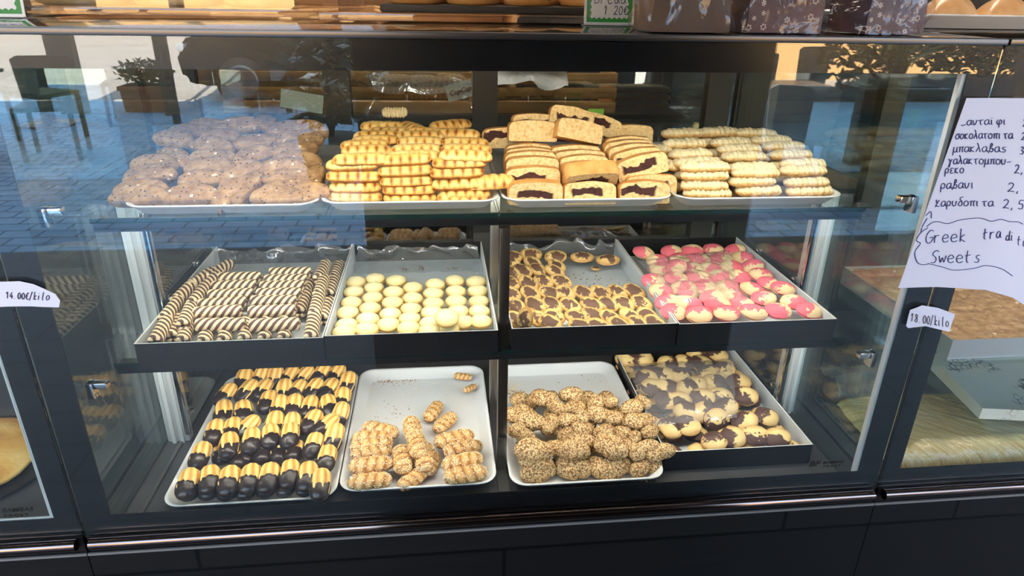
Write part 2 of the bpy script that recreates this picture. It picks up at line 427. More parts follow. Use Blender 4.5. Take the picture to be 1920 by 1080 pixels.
def m_cut():
    m = Mt('marble_cake_cut_face', Roughness=.85); co = m.coord(); v = m.shift(); n = m.noise(v, 150, 4, .7)
    c = m.ramp(n, [(.3, (198, 150, 86)), (.5, (236, 202, 140)), (.75, (246, 222, 170))])
    sep = m.t.nodes.new('ShaderNodeSeparateXYZ'); m.t.links.new(co, sep.inputs[0])
    w = m.noise(v, 28, 2, .5, .6); r = m.rnd()
    zz = m.math('ADD', sep.outputs['Z'], m.math('MULTIPLY', m.math('SUBTRACT', w, .5), .034))
    zz = m.math('SUBTRACT', zz, m.math('MULTIPLY', m.math('SUBTRACT', r, .5), .014))
    xx = m.math('ADD', sep.outputs['X'], m.math('MULTIPLY', m.math('SUBTRACT', m.noise(v, 16, 2), .5), .03))
    xx = m.math('ADD', xx, m.math('MULTIPLY', m.math('SUBTRACT', r, .4), .03))
    band = m.ramp(m.math('MULTIPLY', m.math('ABSOLUTE', zz), 100), [(.62, 1.0), (.74, 0.0)])
    lim = m.ramp(m.math('MULTIPLY', m.math('ABSOLUTE', xx), 25), [(.80, 1.0), (.92, 0.0)])
    ch = m.math('MULTIPLY', m.math('MULTIPLY', band, lim), m.ramp(r, [(.22, 0.0), (.24, 1.0)]))
    dk = m.ramp(n, [(.3, (44, 20, 16)), (.7, (84, 42, 34))])
    nd = m.t.nodes.new('ShaderNodeMix'); nd.data_type = 'RGBA'
    for i, q in ((0, ch), (6, c), (7, dk)): m.t.links.new(q, nd.inputs[i])
    m.col(m.tint(nd.outputs[2], .08)); m.bump(m.math('ADD', n, m.voro(v, 330)), .8, .0015); return m.m
def m_stripe():
    m = Mt('chocolate_striped_wafer', Roughness=.6); co = m.coord(); v = m.shift()
    sep = m.t.nodes.new('ShaderNodeSeparateXYZ'); m.t.links.new(co, sep.inputs[0])
    a = m.math('DIVIDE', m.math('ARCTAN2', sep.outputs['Z'], sep.outputs['Y']), 2*PI)
    w = m.math('MULTIPLY', m.math('SUBTRACT', m.noise(v, 90, 2), .5), .22)
    f = m.math('FRACT', m.math('ADD', m.math('ADD', m.math('MULTIPLY', sep.outputs['X'], 68.0), m.math('MULTIPLY', a, 4.0)), m.math('ADD', w, 10.0)))
    st = m.ramp(f, [(.0, 0.0), (.08, 1.0), (.50, 1.0), (.58, 0.0)])
    c = m.mix(st, (98, 66, 52), (246, 222, 176))
    m.col(m.tint(c, .1)); m.bump(st, .35, .0008); return m.m
def m_pale():
    m = Mt('pale_shortcrust', Roughness=.75); v = m.shift(); n = m.noise(v, 70, 4)
    f = m.math('ADD', m.math('MULTIPLY', m.attr(), .75), m.math('MULTIPLY', n, .3))
    c = m.ramp(f, [(.2, (250, 236, 186)), (.55, (246, 222, 150)), (.85, (222, 172, 92))])
    sp = m.voro(v, 60); c = m.mix(m.ramp(sp, [(.045, 1.0), (.07, 0.0)]), c, (150, 104, 52))
    m.col(m.tint(c, .06)); m.bump(n, .3, .0008); return m.m
def m_marbled(name, base, edge, dark, thr, zone):
    m = Mt(name, Roughness=.62); co = m.coord(); v = m.shift(); n = m.noise(v, 70, 4, .6)
    f = m.math('ADD', m.math('MULTIPLY', m.attr(), .7), m.math('MULTIPLY', n, .35))
    c = m.ramp(f, [(.25, base), (.6, tuple(int(.5*(a+b)) for a, b in zip(base, edge))), (.9, edge)])
    sep = m.t.nodes.new('ShaderNodeSeparateXYZ'); m.t.links.new(co, sep.inputs[0])
    w = m.noise(v, 55, 3, .65, .4)
    r = m.rnd(); ang = m.math('MULTIPLY', r, 6.28 if zone == 'any' else 1.2)
    u = m.math('ADD', m.math('MULTIPLY', sep.outputs['X'], m.math('COSINE', ang)), m.math('MULTIPLY', sep.outputs['Y'], m.math('SINE', ang)))
    if zone == 'centre':
        d = m.math('ADD', m.math('MULTIPLY', m.math('POWER', m.math('MULTIPLY', sep.outputs['X'], 34), 2.0), .9), m.math('POWER', m.math('MULTIPLY', m.math('ADD', sep.outputs['Y'], .003), 50), 2.0))
        msk = m.math('ADD', m.math('SUBTRACT', thr, d), m.math('MULTIPLY', m.math('SUBTRACT', w, .5), 1.9))
    else:
        msk = m.math('ADD', m.math('MULTIPLY', u, 42.0), m.math('ADD', m.math('MULTIPLY', m.math('SUBTRACT', w, .5), 2.6), thr))
    top = m.ramp(m.math('MULTIPLY', m.math('ADD', sep.outputs['Z'], .02), 25), [(.44, .0), (.5, 1.0)]) if zone == 'centre' else None
    k = m.ramp(m.math('ADD', m.math('MULTIPLY', msk, .5), .5, clamp=True), [(.47, 0.0), (.53, 1.0)])
    if top is not None: k = m.math('MULTIPLY', k, top)
    c = m.mix(k, c, dark); m.col(m.tint(c, .12)); m.bump(m.math('ADD', n, m.math('MULTIPLY', k, .5)), .45, .0012); return m.m
def m_ridged():
    m = Mt('golden_piped_biscuit', Roughness=.5); v = m.shift(); n = m.noise(v, 60, 4)
    f = m.math('ADD', m.math('MULTIPLY', m.attr(), .6), m.math('MULTIPLY', n, .4))
    c = m.ramp(f, [(.2, (250, 212, 130)), (.55, (238, 184, 94)), (.85, (204, 134, 56))])
    m.col(m.tint(c, .1)); m.bump(n, .3, .0008); return m.m
def m_choc():
    m = Mt('dark_chocolate_coating', Roughness=.3); v = m.shift(); n = m.noise(v, 40, 4)
    m.col(m.ramp(n, [(.3, (36, 27, 26)), (.7, (56, 43, 40))])); m.bump(n, .5, .002); return m.m
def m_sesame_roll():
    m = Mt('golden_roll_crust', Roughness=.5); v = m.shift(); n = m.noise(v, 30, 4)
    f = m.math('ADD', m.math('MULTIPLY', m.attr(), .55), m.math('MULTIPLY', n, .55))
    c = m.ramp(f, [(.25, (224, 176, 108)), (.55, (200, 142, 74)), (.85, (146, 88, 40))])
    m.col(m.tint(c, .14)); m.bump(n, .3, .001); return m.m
def m_lump():
    m = Mt('sesame_coated_dough', Roughness=.6); v = m.shift()
    vv = m.vmath('ADD', v, m.vmath('MULTIPLY', m.noise(v, 160, 2, out=1), (.004, .004, .004)))
    d = m.voro(vv, 250); cell = m.voro(vv, 250, out=1)
    big = m.noise(v, 22, 3)
    gl = m.mix(m.ramp(big, [(.3, 0.0), (.7, 1.0)]), (218, 178, 118), (234, 204, 150))
    c = m.mix(m.ramp(d, [(.40, 0.0), (.66, 1.0)]), gl, (136, 90, 48))
    hs = m.n('ShaderNodeHueSaturation', {'Color': c, 'Value': m.math('ADD', m.math('MULTIPLY', cell, .35), .82)})
    m.col(m.tint(hs, .12)); m.bump(m.math('SUBTRACT', 1.0, d), .9, .0022); return m.m
F = dict(nut=m_nut(), plait=m_plait(), palebar=m_pale_crust(), crust=m_crust(), cut=m_cut(), stripe=m_stripe(), pale=m_pale(),
  marb=m_marbled('chocolate_marbled_biscuit', (240, 206, 136), (206, 150, 76), (108, 76, 58), .32, 'centre'),
  choc=m_marbled('half_chocolate_biscuit', (240, 208, 140), (204, 150, 84), (82, 54, 46), -.05, 'any'),
  pink=m_marbled('pink_and_cream_biscuit', (248, 222, 168), (232, 176, 128), (240, 112, 126), .10, 'any'),
  ridged=m_ridged(), dip=m_choc(), roll=m_sesame_roll(), lump=m_lump(),
  cream=plain('vanilla_cream', (252, 240, 212), .5), pinkcream=plain('pink_cream', (240, 150, 160), .5), choccream=plain('chocolate_cream', (70, 44, 36), .45),
  seed=plain('sesame_seed', (246, 226, 184), .5), bun=None)

# ------------------------------------------------------------------ food shapes (each built once, unlinked, then copied)
PROTO = []
def surf_bar(name, L, W, H, mat, nt=40, na=28, p=3.5, flat=.75, mod=None, bake=None, seed=0, lump=.04, bend=0.0, parent=None, sq=1.0):
    vs, at, fs = [], [], []
    for i in range(nt+1):
        t = .5-.5*math.cos(PI*i/nt)*(1 if True else 0)
        t = .5*(t) + .5*(i/nt) if 0 < i < nt else i/nt
        s = max(1e-4, 1-abs(2*t-1)**p)**(1/2.2)
        for k in range(na):
            a = 2*PI*k/na
            mm = mod(t, a) if mod else 1.0
            nz = 1+lump*noise.noise(Vector((t*L*60+seed*7.3, math.cos(a)*1.1, math.sin(a)*1.1+seed)))*2
            ca, sa = math.cos(a), math.sin(a)
            y = s*W/2*math.copysign(abs(ca)**sq, ca)*mm*nz; z = s*H/2*math.copysign(abs(sa)**sq, sa)*mm*nz
            if z < 0: z *= flat
            x = (t-.5)*L; z += bend*(1-(2*t-1)**2)*L
            vs.append((x, y, z)); at.append(bake(t, a) if bake else .5)
    for i in range(nt):
        for k in range(na):
            fs.append((i*na+k, i*na+(k+1) % na, (i+1)*na+(k+1) % na, (i+1)*na+k))
    return mesh_obj(name, vs, fs, mat, parent, True, attr=at, link=False)
def proto(o, kids=()):
    for k in kids: k.parent = o
    PROTO.extend([o]+list(kids)); return (o, list(kids))
def P_nut(s):
    """half-moon slab: flat cut faces above and below, baked crust round the edge"""
    L, W, T = .098+.003*s, .050, .022; n = 56; vs, fs = [], []
    rings = [(-T/2, .55), (-T/2, .86), (-T/2+.0015, .93), (-T/2+.005, .99), (0, 1.02), (T/2-.005, .985), (T/2-.0015, .93), (T/2, .87), (T/2+.0006, .55)]
    for z, sc in rings:
        for k in range(n):
            a = 2*PI*k/n; ca, sa = math.cos(a), math.sin(a)
            x = L/2*math.copysign(abs(ca)**.75, ca); y = W/2*math.copysign(abs(sa)**.85, sa)*(1.1 if sa > 0 else .62)
            nz = 1+.05*noise.noise(Vector((x*45+s*9, y*45, z*20)))
            vs.append((x*sc*nz, y*sc*nz+.004*(2*x/L)**2*(-1), z+.0016*noise.noise(Vector((x*70+s*5, y*70, 1)))))
    m_ = len(rings)
    for i in range(m_-1):
        for k in range(n): fs.append((i*n+k, i*n+(k+1) % n, (i+1)*n+(k+1) % n, (i+1)*n+k))
    vs += [(0, .004, -T/2), (0, .004, T/2+.0008)]
    for k in range(n): fs.append((len(vs)-2, (k+1) % n, k)); fs.append((len(vs)-1, (m_-1)*n+k, (m_-1)*n+(k+1) % n))
    return proto(mesh_obj('nut_biscuit', vs, fs, F['nut'], None, True, link=False))
def P_plait(s):
    sg = 1 if s % 2 else -1
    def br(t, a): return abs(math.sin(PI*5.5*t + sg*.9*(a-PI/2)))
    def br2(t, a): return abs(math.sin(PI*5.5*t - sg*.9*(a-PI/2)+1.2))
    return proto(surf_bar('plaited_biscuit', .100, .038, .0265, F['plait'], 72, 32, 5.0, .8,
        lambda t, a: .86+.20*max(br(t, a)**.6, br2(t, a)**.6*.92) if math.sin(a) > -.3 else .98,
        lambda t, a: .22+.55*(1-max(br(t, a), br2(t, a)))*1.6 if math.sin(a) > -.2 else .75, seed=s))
def P_palebar(s):
    return proto(surf_bar('almond_bar', .098, .040, .0275, F['palebar'], 90, 28, 5.0, .7,
        lambda t, a: .80+.28*abs(math.sin(PI*(8+s)*t+.25*math.cos(a)))**.6 if math.sin(a) > -.1 else .92,
        lambda t, a: .25 if math.sin(a) > .25 else .75-.3*math.sin(a), seed=s, lump=.11))
def P_roll(s):
    L, R0, n, nt = .094, .0136, 28, 30; vs, fs = [], []
    prof = [(0, .0035), (-.006, .0038)] 
    rings = [(-.5*L+.012, .0042), (-.5*L+.0005, .0046), (-.5*L, .0095), (-.5*L+.0015, .0129)] + [(-.5*L+L*(i+1)/(nt+1), R0) for i in range(nt)] + [(.5*L-.0015, .0129), (.5*L, .0095), (.5*L-.0005, .0046), (.5*L-.012, .0042)]
    for x, r in rings:
        for k in range(n):
            a = 2*PI*k/n
            rr = r*(1+.03*math.sin(2*PI*(x*68)+4*a)) if r > .01 else r
            vs.append((x, rr*math.cos(a), rr*math.sin(a)*.96))
    m = len(rings)
    for i in range(m-1):
        for k in range(n): fs.append((i*n+k, i*n+(k+1) % n, (i+1)*n+(k+1) % n, (i+1)*n+k))
    fs.append(tuple(range(n))); fs.append(tuple((m-1)*n+k for k in range(n))[::-1])
    return proto(mesh_obj('striped_wafer_roll', vs, fs, F['stripe'], None, True, link=False))
def dome(name, rx, ry, H, mat, seed=0, flip=False, z0=0.0, rough=.03, nr=11, n=36, sup=2.0):
    vs, at = [(0, 0, (z0-H if flip else z0+H))], [.15]; fs = []
    sg = -1 if flip else 1
    for i in range(1, nr+1):
        u = i/nr; rad = math.sin(u*PI/2)**.9 if u < 1 else 1.0
        h = H*(1-rad**2.6)
        for k in range(n):
            a = 2*PI*k/n; nz = 1+rough*noise.noise(Vector((math.cos(a)*1.6+seed*3.1, math.sin(a)*1.6, u*2+seed)))*2
            vs.append((rx*rad*math.cos(a)*nz, ry*rad*math.sin(a)*nz, z0+sg*h*(1+rough*2*noise.noise(Vector((rad*math.cos(a)*3, rad*math.sin(a)*3, seed*2.2)))))); at.append(.2+.7*rad**5)
    for k in range(n): vs.append((rx*.96*math.cos(2*PI*k/n), ry*.96*math.sin(2*PI*k/n), z0-sg*.0012)); at.append(.95)
    vs.append((0, 0, z0-sg*.0012)); at.append(.9)
    for k in range(n): fs.append((0, 1+k, 1+(k+1) % n))
    for i in range(nr):
        for k in range(n): fs.append((1+i*n+k, 1+(i+1)*n+k, 1+(i+1)*n+(k+1) % n, 1+i*n+(k+1) % n))
    b = 1+nr*n
    for k in range(n): fs.append((b+k, len(vs)-1, b+(k+1) % n))
    if flip: fs = [f[::-1] for f in fs]
    return mesh_obj(name, vs, fs, mat, None, True, attr=at, link=False)
def disc(name, rx, ry, z0, z1, mat, seed):
    vs, fs = [], []; n = 30
    for (sc, z) in ((.0, z0), (.93, z0), (1.0, (z0+z1)/2), (.93, z1), (.0, z1)):
        for k in range(n):
            a = 2*PI*k/n; nz = 1+.05*noise.noise(Vector((math.cos(a)*2, math.sin(a)*2, seed)))
            vs.append((rx*sc*nz*math.cos(a), ry*sc*nz*math.sin(a), z))
    for i in range(4):
        for k in range(n): fs.append((i*n+k, i*n+(k+1) % n, (i+1)*n+(k+1) % n, (i+1)*n+k))
    return mesh_obj(name, vs, fs, mat, None, True, link=False)
def P_sandwich(name, rx, ry, H, mat, cream, s, gap=.0022, rough=.03):
    e = bpy.data.objects.new(name, None)
    return proto(e, [dome('top_biscuit', rx, ry, H, mat, s, False, gap, rough), disc('cream_filling', rx*.9, ry*.9, -gap, gap, cream, s),
                     dome('bottom_biscuit', rx*.99, ry*.99, H*.8, mat, s+5, True, -gap, rough)])
def P_dipped(s):
    L, W, H = .066, .038, .030
    def mod(t, a): return (1+.07*math.cos(7*a+2.0*t*PI*.5+s))*(1-.10*max(0, t-.55))
    def bk(t, a): return .5-.5*math.cos(7*a+2.0*t*PI*.5+s)
    body = surf_bar('piped_biscuit', L, W, H, F['ridged'], 36, 56, 3.2, .6, mod, bk, s, .03)
    vs, fs = [], []; na, nt = 42, 16
    for i in range(nt+1):
        for k in range(na):
            a = 2*PI*k/na
            t0 = .50+.035*math.sin(7*a+s)+.02*math.sin(3*a+s*2)
            u = i/nt; t = t0+(1-t0)*math.sin(u*PI/2)**.9
            t = min(t, 1)
            s_ = max(1e-4, 1-abs(2*t-1)**3.2)**(1/2.2)
            thick = (1.0 if i == 0 else 1.075) 
            mm = (1+.02*math.cos(7*a+s))*thick*(1+.06*noise.noise(Vector((t*5, math.cos(a)*1.5, math.sin(a)*1.5+s))))
            y = s_*W/2*math.cos(a)*mm; z = s_*H/2*math.sin(a)*mm
            if z < 0: z *= .62
            vs.append(((t-.5)*L*1.035, y, z))
    for i in range(nt):
        for k in range(na): fs.append((i*na+k, i*na+(k+1) % na, (i+1)*na+(k+1) % na, (i+1)*na+k))
    coat = mesh_obj('chocolate_dip', vs, fs, F['dip'], None, True, link=False)
    b = bpy.data.objects.new('chocolate_dipped_biscuit', None)
    return proto(b, [body, coat])
def P_slice(s):
    """a thick slice of marble cake: cut faces towards -y and +y, crust on the other sides"""
    W, H, T = .100+.004*(s % 3), .041, .030; pts = []
    def corner(cx, cz, r, a0, a1, n=6):
        for i in range(n+1):
            a = a0+(a1-a0)*i/n; pts.append((cx+r*math.cos(a), cz+r*math.sin(a)))
    r, q = .013, .004
    corner(W/2-q, -H/2+q, q, -PI/2, 0, 3); corner(W/2-r, H/2-r, r, 0, PI/2)
    for i in range(1, 8):
        u = i/8; pts.append((W/2-r-(W-2*r)*u, H/2+.0035*math.sin(PI*u)))
    corner(-W/2+r, H/2-r, r, PI/2, PI); corner(-W/2+q, -H/2+q, q, PI, PI*1.5, 3)
    for i in range(1, 6): pts.append((-W/2+q+(W-2*q)*i/6, -H/2))
    n = len(pts); vs, fs, mi = [], [], []
    ys = [(-T/2, .93), (-T/2, .975), (-T/2+.003, 1), (0, 1.015), (T/2-.003, 1), (T/2, .975), (T/2, .93)]
    for y, sc in ys:
        for k, (u, v) in enumerate(pts):
            nz = 1+.03*noise.noise(Vector((u*50+s*5, v*50, y*30)))
            vs.append((u*sc*nz, y+.0012*noise.noise(Vector((u*90, v*90, s))), v*sc*nz))
    for i in range(len(ys)-1):
        for k in range(n):
            fs.append((i*n+k, i*n+(k+1) % n, (i+1)*n+(k+1) % n, (i+1)*n+k)); mi.append(1 if i in (0, 5) else 0)
    fs.append(tuple(range(n))[::-1]); mi.append(1); fs.append(tuple((len(ys)-1)*n+k for k in range(n))); mi.append(1)
    o = mesh_obj('marble_cake_slice', vs, fs, [F['crust'], F['cut']], None, True, mi=mi, link=False, auto=.9)
    return proto(o)
def seeds_on(o, count, zmin, size=(.0020, .0012, .0007), seed=1):
    rd = random.Random(seed); me = o.data; vs, fs = [], []
    polys = [p for p in me.polygons if p.normal.z > zmin]
    for _ in range(count):
        p = rd.choice(polys); c = p.center + Vector((rd.uniform(-1, 1), rd.uniform(-1, 1), 0))*.0008; nrm = p.normal
        u = nrm.cross(Vector((rd.uniform(-1, 1), rd.uniform(-1, 1), rd.uniform(-1, 1)))).normalized(); w = nrm.cross(u); b = len(vs)
        for d in (u*size[0], w*size[1], -u*size[0]*.8, -w*size[1]): vs.append(c+d+nrm*.0002)
        vs.append(c+nrm*(size[2]+.0008)); 
        for k in range(4): fs.append((b+k, b+(k+1) % 4, b+4))
    q = mesh_obj('sesame_seeds', vs, fs, F['seed'], None, True, link=False); q['kind'] = 'stuff'; return q
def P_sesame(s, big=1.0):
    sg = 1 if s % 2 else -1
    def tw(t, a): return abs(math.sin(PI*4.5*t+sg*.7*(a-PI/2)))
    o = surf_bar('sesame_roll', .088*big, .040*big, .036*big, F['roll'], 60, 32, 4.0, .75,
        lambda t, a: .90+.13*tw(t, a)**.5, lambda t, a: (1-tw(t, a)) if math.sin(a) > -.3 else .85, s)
    e = bpy.data.objects.new('sesame_roll', None); o.name = 'roll_body'; o.data.name = 'roll_body'
    return proto(e, [o, seeds_on(o, 230, .0, (.0024, .0014, .0009), seed=s)])
def P_lump(s):
    rd = random.Random(s*17+3)
    lay = [[(-.017, 0, 0), (0, .004, .005), (.017, -.002, 0), (.004, -.010, -.002)],
           [(-.026, 0, 0), (-.009, .006, .006), (.010, .002, .003), (.027, -.004, -.001), (0, -.011, -.002)],
           [(-.011, 0, 0), (.010, .002, .003), (0, -.007, 0)], [(-.02, .002, 0), (0, -.004, .004), (.02, .004, 0), (-.004, .009, -.003)], [(-.006, 0, 0), (.007, .001, .001)]][s % 5]
    bl = [(Vector(c)+Vector((rd.uniform(-.002, .002), rd.uniform(-.002, .002), rd.uniform(-.002, .002))), rd.uniform(.0145, .0175)) for c in lay]
    bm = bmesh.new(); bmesh.ops.create_icosphere(bm, subdivisions=5, radius=1)
    for v in bm.verts:
        d = v.co.normalized(); lo, hi = 0.0, .08
        for _ in range(18):
            mid_ = (lo+hi)/2; p = d*mid_
            f = sum(math.exp(-((p-c).length_squared)/(r*r)*1.2) for c, r in bl)
            if f > .42: lo = mid_
            else: hi = mid_
        v.co = d*lo*(1+.05*noise.noise(d*5+Vector((s, 0, 0)))+.035*noise.noise(d*22+Vector((0, s, 0))))
        if v.co.z < -.014: v.co.z = -.014+(v.co.z+.014)*.3
    me = bpy.data.meshes.new('sesame_cluster'); bm.to_mesh(me); bm.free(); me.materials.append(F['lump'])
    me.polygons.foreach_set('use_smooth', [True]*len(me.polygons))
    return proto(bpy.data.objects.new('sesame_cluster', me))

PR = dict(nut=[P_nut(i) for i in range(4)], plait=[P_plait(i) for i in range(4)], palebar=[P_palebar(i) for i in range(3)],
  slice=[P_slice(i) for i in range(3)], roll=[P_roll(0)],
  pale=[P_sandwich('pale_sandwich_biscuit', .0228, .0212, .0092, F['pale'], F['cream'], i) for i in range(3)],
  marb=[P_sandwich('marbled_sandwich_biscuit', .0272, .0192, .0078, F['marb'], F['cream'], i+9) for i in range(3)],
  pink=[P_sandwich('pink_sandwich_biscuit', .0275, .0218, .0100, F['pink'], F['pinkcream'], i+20, .002, .04) for i in range(3)],
  choc=[P_sandwich('chocolate_sandwich_biscuit', .0275, .0225, .0090, F['choc'], F['choccream'], i+30, .0026, .04) for i in range(3)],
  dip=[P_dipped(i) for i in range(3)], sesame=[P_sesame(i) for i in range(3)], lump=[P_lump(i) for i in range(5)])
RD = random.Random(11)
def put(kind, loc, xax=(1, 0, 0), up=(0, 0, 1), scale=1.0, label='', cat='biscuit', group=None, var=None):
    pr = PR[kind]; root, kids = pr[var % len(pr)] if var is not None else RD.choice(pr)
    o = root.copy(); COL.objects.link(o)
    x = Vector(xax).normalized(); z = Vector(up); y = z.cross(x).normalized(); z = x.cross(y).normalized()
    o.matrix_world = Matrix.Translation(Vector(loc)) @ Matrix((x, y, z)).transposed().to_4x4() @ Matrix.Scale(scale, 4)
    for k in kids:
        c = k.copy(); COL.objects.link(c); c.parent = o; c.matrix_parent_inverse.identity()
    tag(o, label, cat, group); return o
ORD = 'zeroth first second third fourth fifth sixth seventh eighth ninth tenth eleventh twelfth thirteenth fourteenth fifteenth sixteenth'.split()
def where(desc, i, n, r, nr, rowword='row'):
    """label by row from the front and place from the left (both counted from one)"""
    col_ = 'leftmost' if i == 1 else ('rightmost' if i == n and n > 1 else ORD[i]+' from the left')
    row_ = f'in the front {rowword}' if r == 1 else (f'in the back {rowword}' if r == nr else f'in the {ORD[r]} {rowword} from the front')
    return f'{desc}, {col_} {row_}'
class Crop:
    def __init__(s, ox, oy, sc): s.o = (ox, oy, sc)
    def __call__(s, x, y): return s.o[0]+x/s.o[2], s.o[1]+y/s.o[2]
def lay_long(kind, crop, rows, prof, desc, group, cat='biscuit', sink=.008, rowword='row', upmix=.7, yaw_only=False, namer=None, scale=(.96, 1.05), dz=(0, 0), minz=None, leanback=0.0):
    nr = len(rows)
    for r, row in enumerate(rows):
        row = sorted(row, key=lambda q: min(q[0], q[2]))
        for i, q in enumerate(row):
            a, na = onP(*crop(q[0], q[1]), [(y, z+dz[0]) for y, z in prof]); b, nb = onP(*crop(q[2], q[3]), [(y, z+dz[1]) for y, z in prof])
            c = (a+b)/2; up = (Vector((0, 0, 1))*upmix + (na+nb)*.5*(1-upmix)).normalized()
            x = (b-a).normalized()
            if leanback: up = Vector((RD.uniform(-.2, .2), -leanback*RD.uniform(.5, 1.3), 1)).normalized()
            if yaw_only: x = Vector((x.x, x.y, 0)).normalized()
            c = c - (na+nb)*.5*sink
            if minz is not None: c.z = max(c.z, minz)
            lab = namer(r, i, len(row)) if namer else where(desc, i+1, len(row), r+1, nr, rowword)
            put(kind, c, x, up, RD.uniform(*scale), lab, cat, group)

# ------------------------------------------------------------------ trays and boxes
def rrect(w, d, r, n=8):
    pts = []
    for cx, cy, a0 in ((w/2-r, d/2-r, 0), (-w/2+r, d/2-r, PI/2), (-w/2+r, -d/2+r, PI), (w/2-r, -d/2+r, 1.5*PI)):
        for i in range(n+1):
            a = a0+PI/2*i/n; pts.append((cx+r*math.cos(a), cy+r*math.sin(a)))
    return pts
def tray_mesh(name, w, d, h, mat):
    rings = []
    def R(ins, z, rr): rings.append([(x, y, z) for x, y in rrect(w-2*ins, d-2*ins, rr)])
    R(.060, .0024, .01); R(.028, .0024, .022); R(.024, .0034, .024); R(.008, h-.003, .034); R(.0045, h-.0004, .036); R(.001, h, .038); R(0, h-.0012, .038)
    R(.0006, h-.003, .038); R(.006, h-.005, .034); R(.0215, .0016, .026); R(.026, 0, .022); R(.06, 0, .01)
    vs = [p for r in rings for p in r]; n = len(rings[0]); fs = []
    for i in range(len(rings)-1):
        for k in range(n): fs.append((i*n+k, (i+1)*n+k, (i+1)*n+(k+1) % n, i*n+(k+1) % n))
    fs.append(tuple(range(n))); fs.append(tuple((len(rings)-1)*n+k for k in range(n))[::-1])
    return mesh_obj(name, vs, fs, mat, None, True, auto=1.2)
def add_tray(x0, x1, y0, y1, z, label, h=.023, rot=0.0):
    o = tray_mesh('serving_tray', x1-x0, y1-y0, h, WHITE); o.location = ((x0+x1)/2, (y0+y1)/2, z+.0004); o.rotation_euler.z = rot
    return tag(o, label, 'tray', 'white serving trays')
add_tray(-.561, -.222, .148, .66, 1.070, 'white plastic tray under the nut biscuits on the top shelf')
add_tray(-.219, .114, .155, .66, 1.070, 'white plastic tray under the golden plaited biscuits')
add_tray(.118, .452, .155, .68, 1.070, 'white plastic tray under the marble cake slices')
add_tray(.456, .800, .150, .68, 1.070, 'white plastic tray under the pale almond bars')
add_tray(-.560, -.223, .036, .53, DZ, 'white plastic tray under the chocolate dipped biscuits', .025)
add_tray(-.221, .104, .052, .535, DZ, 'half empty white tray with sesame rolls on the bottom deck', .025)
add_tray(.130, .462, .038, .53, DZ, 'white plastic tray under the heap of sesame clusters', .025)
CARDIN = plain('pale_grey_card_lining', (206, 210, 210), .6)
CARDED = plain('cut_card_edge', (226, 224, 216), .7)
CARDBK = plain('black_card', (20, 20, 23), .42)
PAPER = plain('greaseproof_paper', (196, 203, 205), .5)
def pastry_box(x0, x1, y0, y1, z, h, label, paper=True):
    t = .0026; w, d = x1-x0, y1-y0
    r = empty('pastry_box', ((x0+x1)/2, (y0+y1)/2, z+.0006)); tag(r, label, 'cardboard box', 'black cardboard pastry boxes')
    X, Y = w/2, d/2
    bm = bmesh.new()
    add_box(bm, -X, X, -Y, Y, 0, .002)
    for a in ((-X, X, -Y, -Y+.001), (-X, X, Y-t, Y), (-X, -X+.001, -Y+.001, Y-t), (X-.001, X, -Y+.001, Y-t)): add_box(bm, *a, .002, h)
    bm_obj('box_shell', bm, CARDBK, r)
    bm = bmesh.new()
    for a in ((-X+.001, X-.001, -Y+.001, -Y+t), (-X+.001, -X+t, -Y+t, Y-t), (X-t, X-.001, -Y+t, Y-t)): add_box(bm, *a, .002, h)
    bm_obj('box_lining', bm, CARDIN, r)
    bm = bmesh.new()
    for a in ((-X, X, -Y, -Y+.0016), (-X, -X+.0016, -Y+.0016, Y), (X-.0016, X, -Y+.0016, Y)): add_box(bm, *a, h, h+.0004)
    bm_obj('cut_edge', bm, CARDED, r)
    if paper: box('paper_liner', -X+t+.0005, X-t-.0005, -Y+t+.0005, Y-t-.003, .002, .0026, PAPER, r)
    return r
BXZ = .8004
b1 = pastry_box(-.562, -.2245, .092, .608, BXZ, .049, 'black cardboard box of striped wafer rolls on the middle shelf')
b2 = pastry_box(-.223, .106, .098, .606, BXZ, .049, 'black cardboard box of pale round biscuits on the middle shelf')
b3 = pastry_box(.133, .466, .102, .606, BXZ, .049, 'black cardboard box of chocolate marbled biscuits beside the steel post')
b4 = pastry_box(.4675, .800, .098, .600, BXZ, .049, 'black cardboard box of pink and cream biscuits')
b5 = pastry_box(.470, .806, .088, .556, DZ, .050, 'black cardboard box of chocolate sandwich biscuits under clear film on the deck')
def sheet(name, fn, nu, nv, mat, parent=None, thick=.0004):
    vs = [fn(i/nu, j/nv) for j in range(nv+1) for i in range(nu+1)]
    fs = [(j*(nu+1)+i, j*(nu+1)+i+1, (j+1)*(nu+1)+i+1, (j+1)*(nu+1)+i) for j in range(nv) for i in range(nu)]
    return mesh_obj(name, vs, fs, mat, parent, True)
def crumple(p, amp, sc, seed=0):
    q = Vector(p)*sc+Vector((seed*3.7, seed*1.3, seed))
    return Vector((noise.noise(q), noise.noise(q+Vector((9, 4, 2))), noise.noise(q+Vector((3, 17, 8)))))*amp
def back_liner(b, w, d, h, seed, rise=.012):
    """clear plastic bag left standing against the back wall of the box"""
    X, Y = w/2-.006, d/2-.006
    def fn(u, v):
        x = (u-.5)*2*X; top = h+rise*(.3+noise.noise(Vector((u*4+seed, 0, seed)))*1.3)
        p = Vector((x, Y-.012-.07*(1-v)**2, .005+v*(top-.005)))
        return p+crumple(p, .012*(.4+v), 34, seed)-Vector((0, .008, 0))
    sheet('plastic_liner', fn, 44, 12, G['film'], b)
back_liner(b1, .337, .516, .049, 1, .03); back_liner(b2, .329, .508, .047, 2, .004); back_liner(b3, .333, .504, .047, 3, .008)

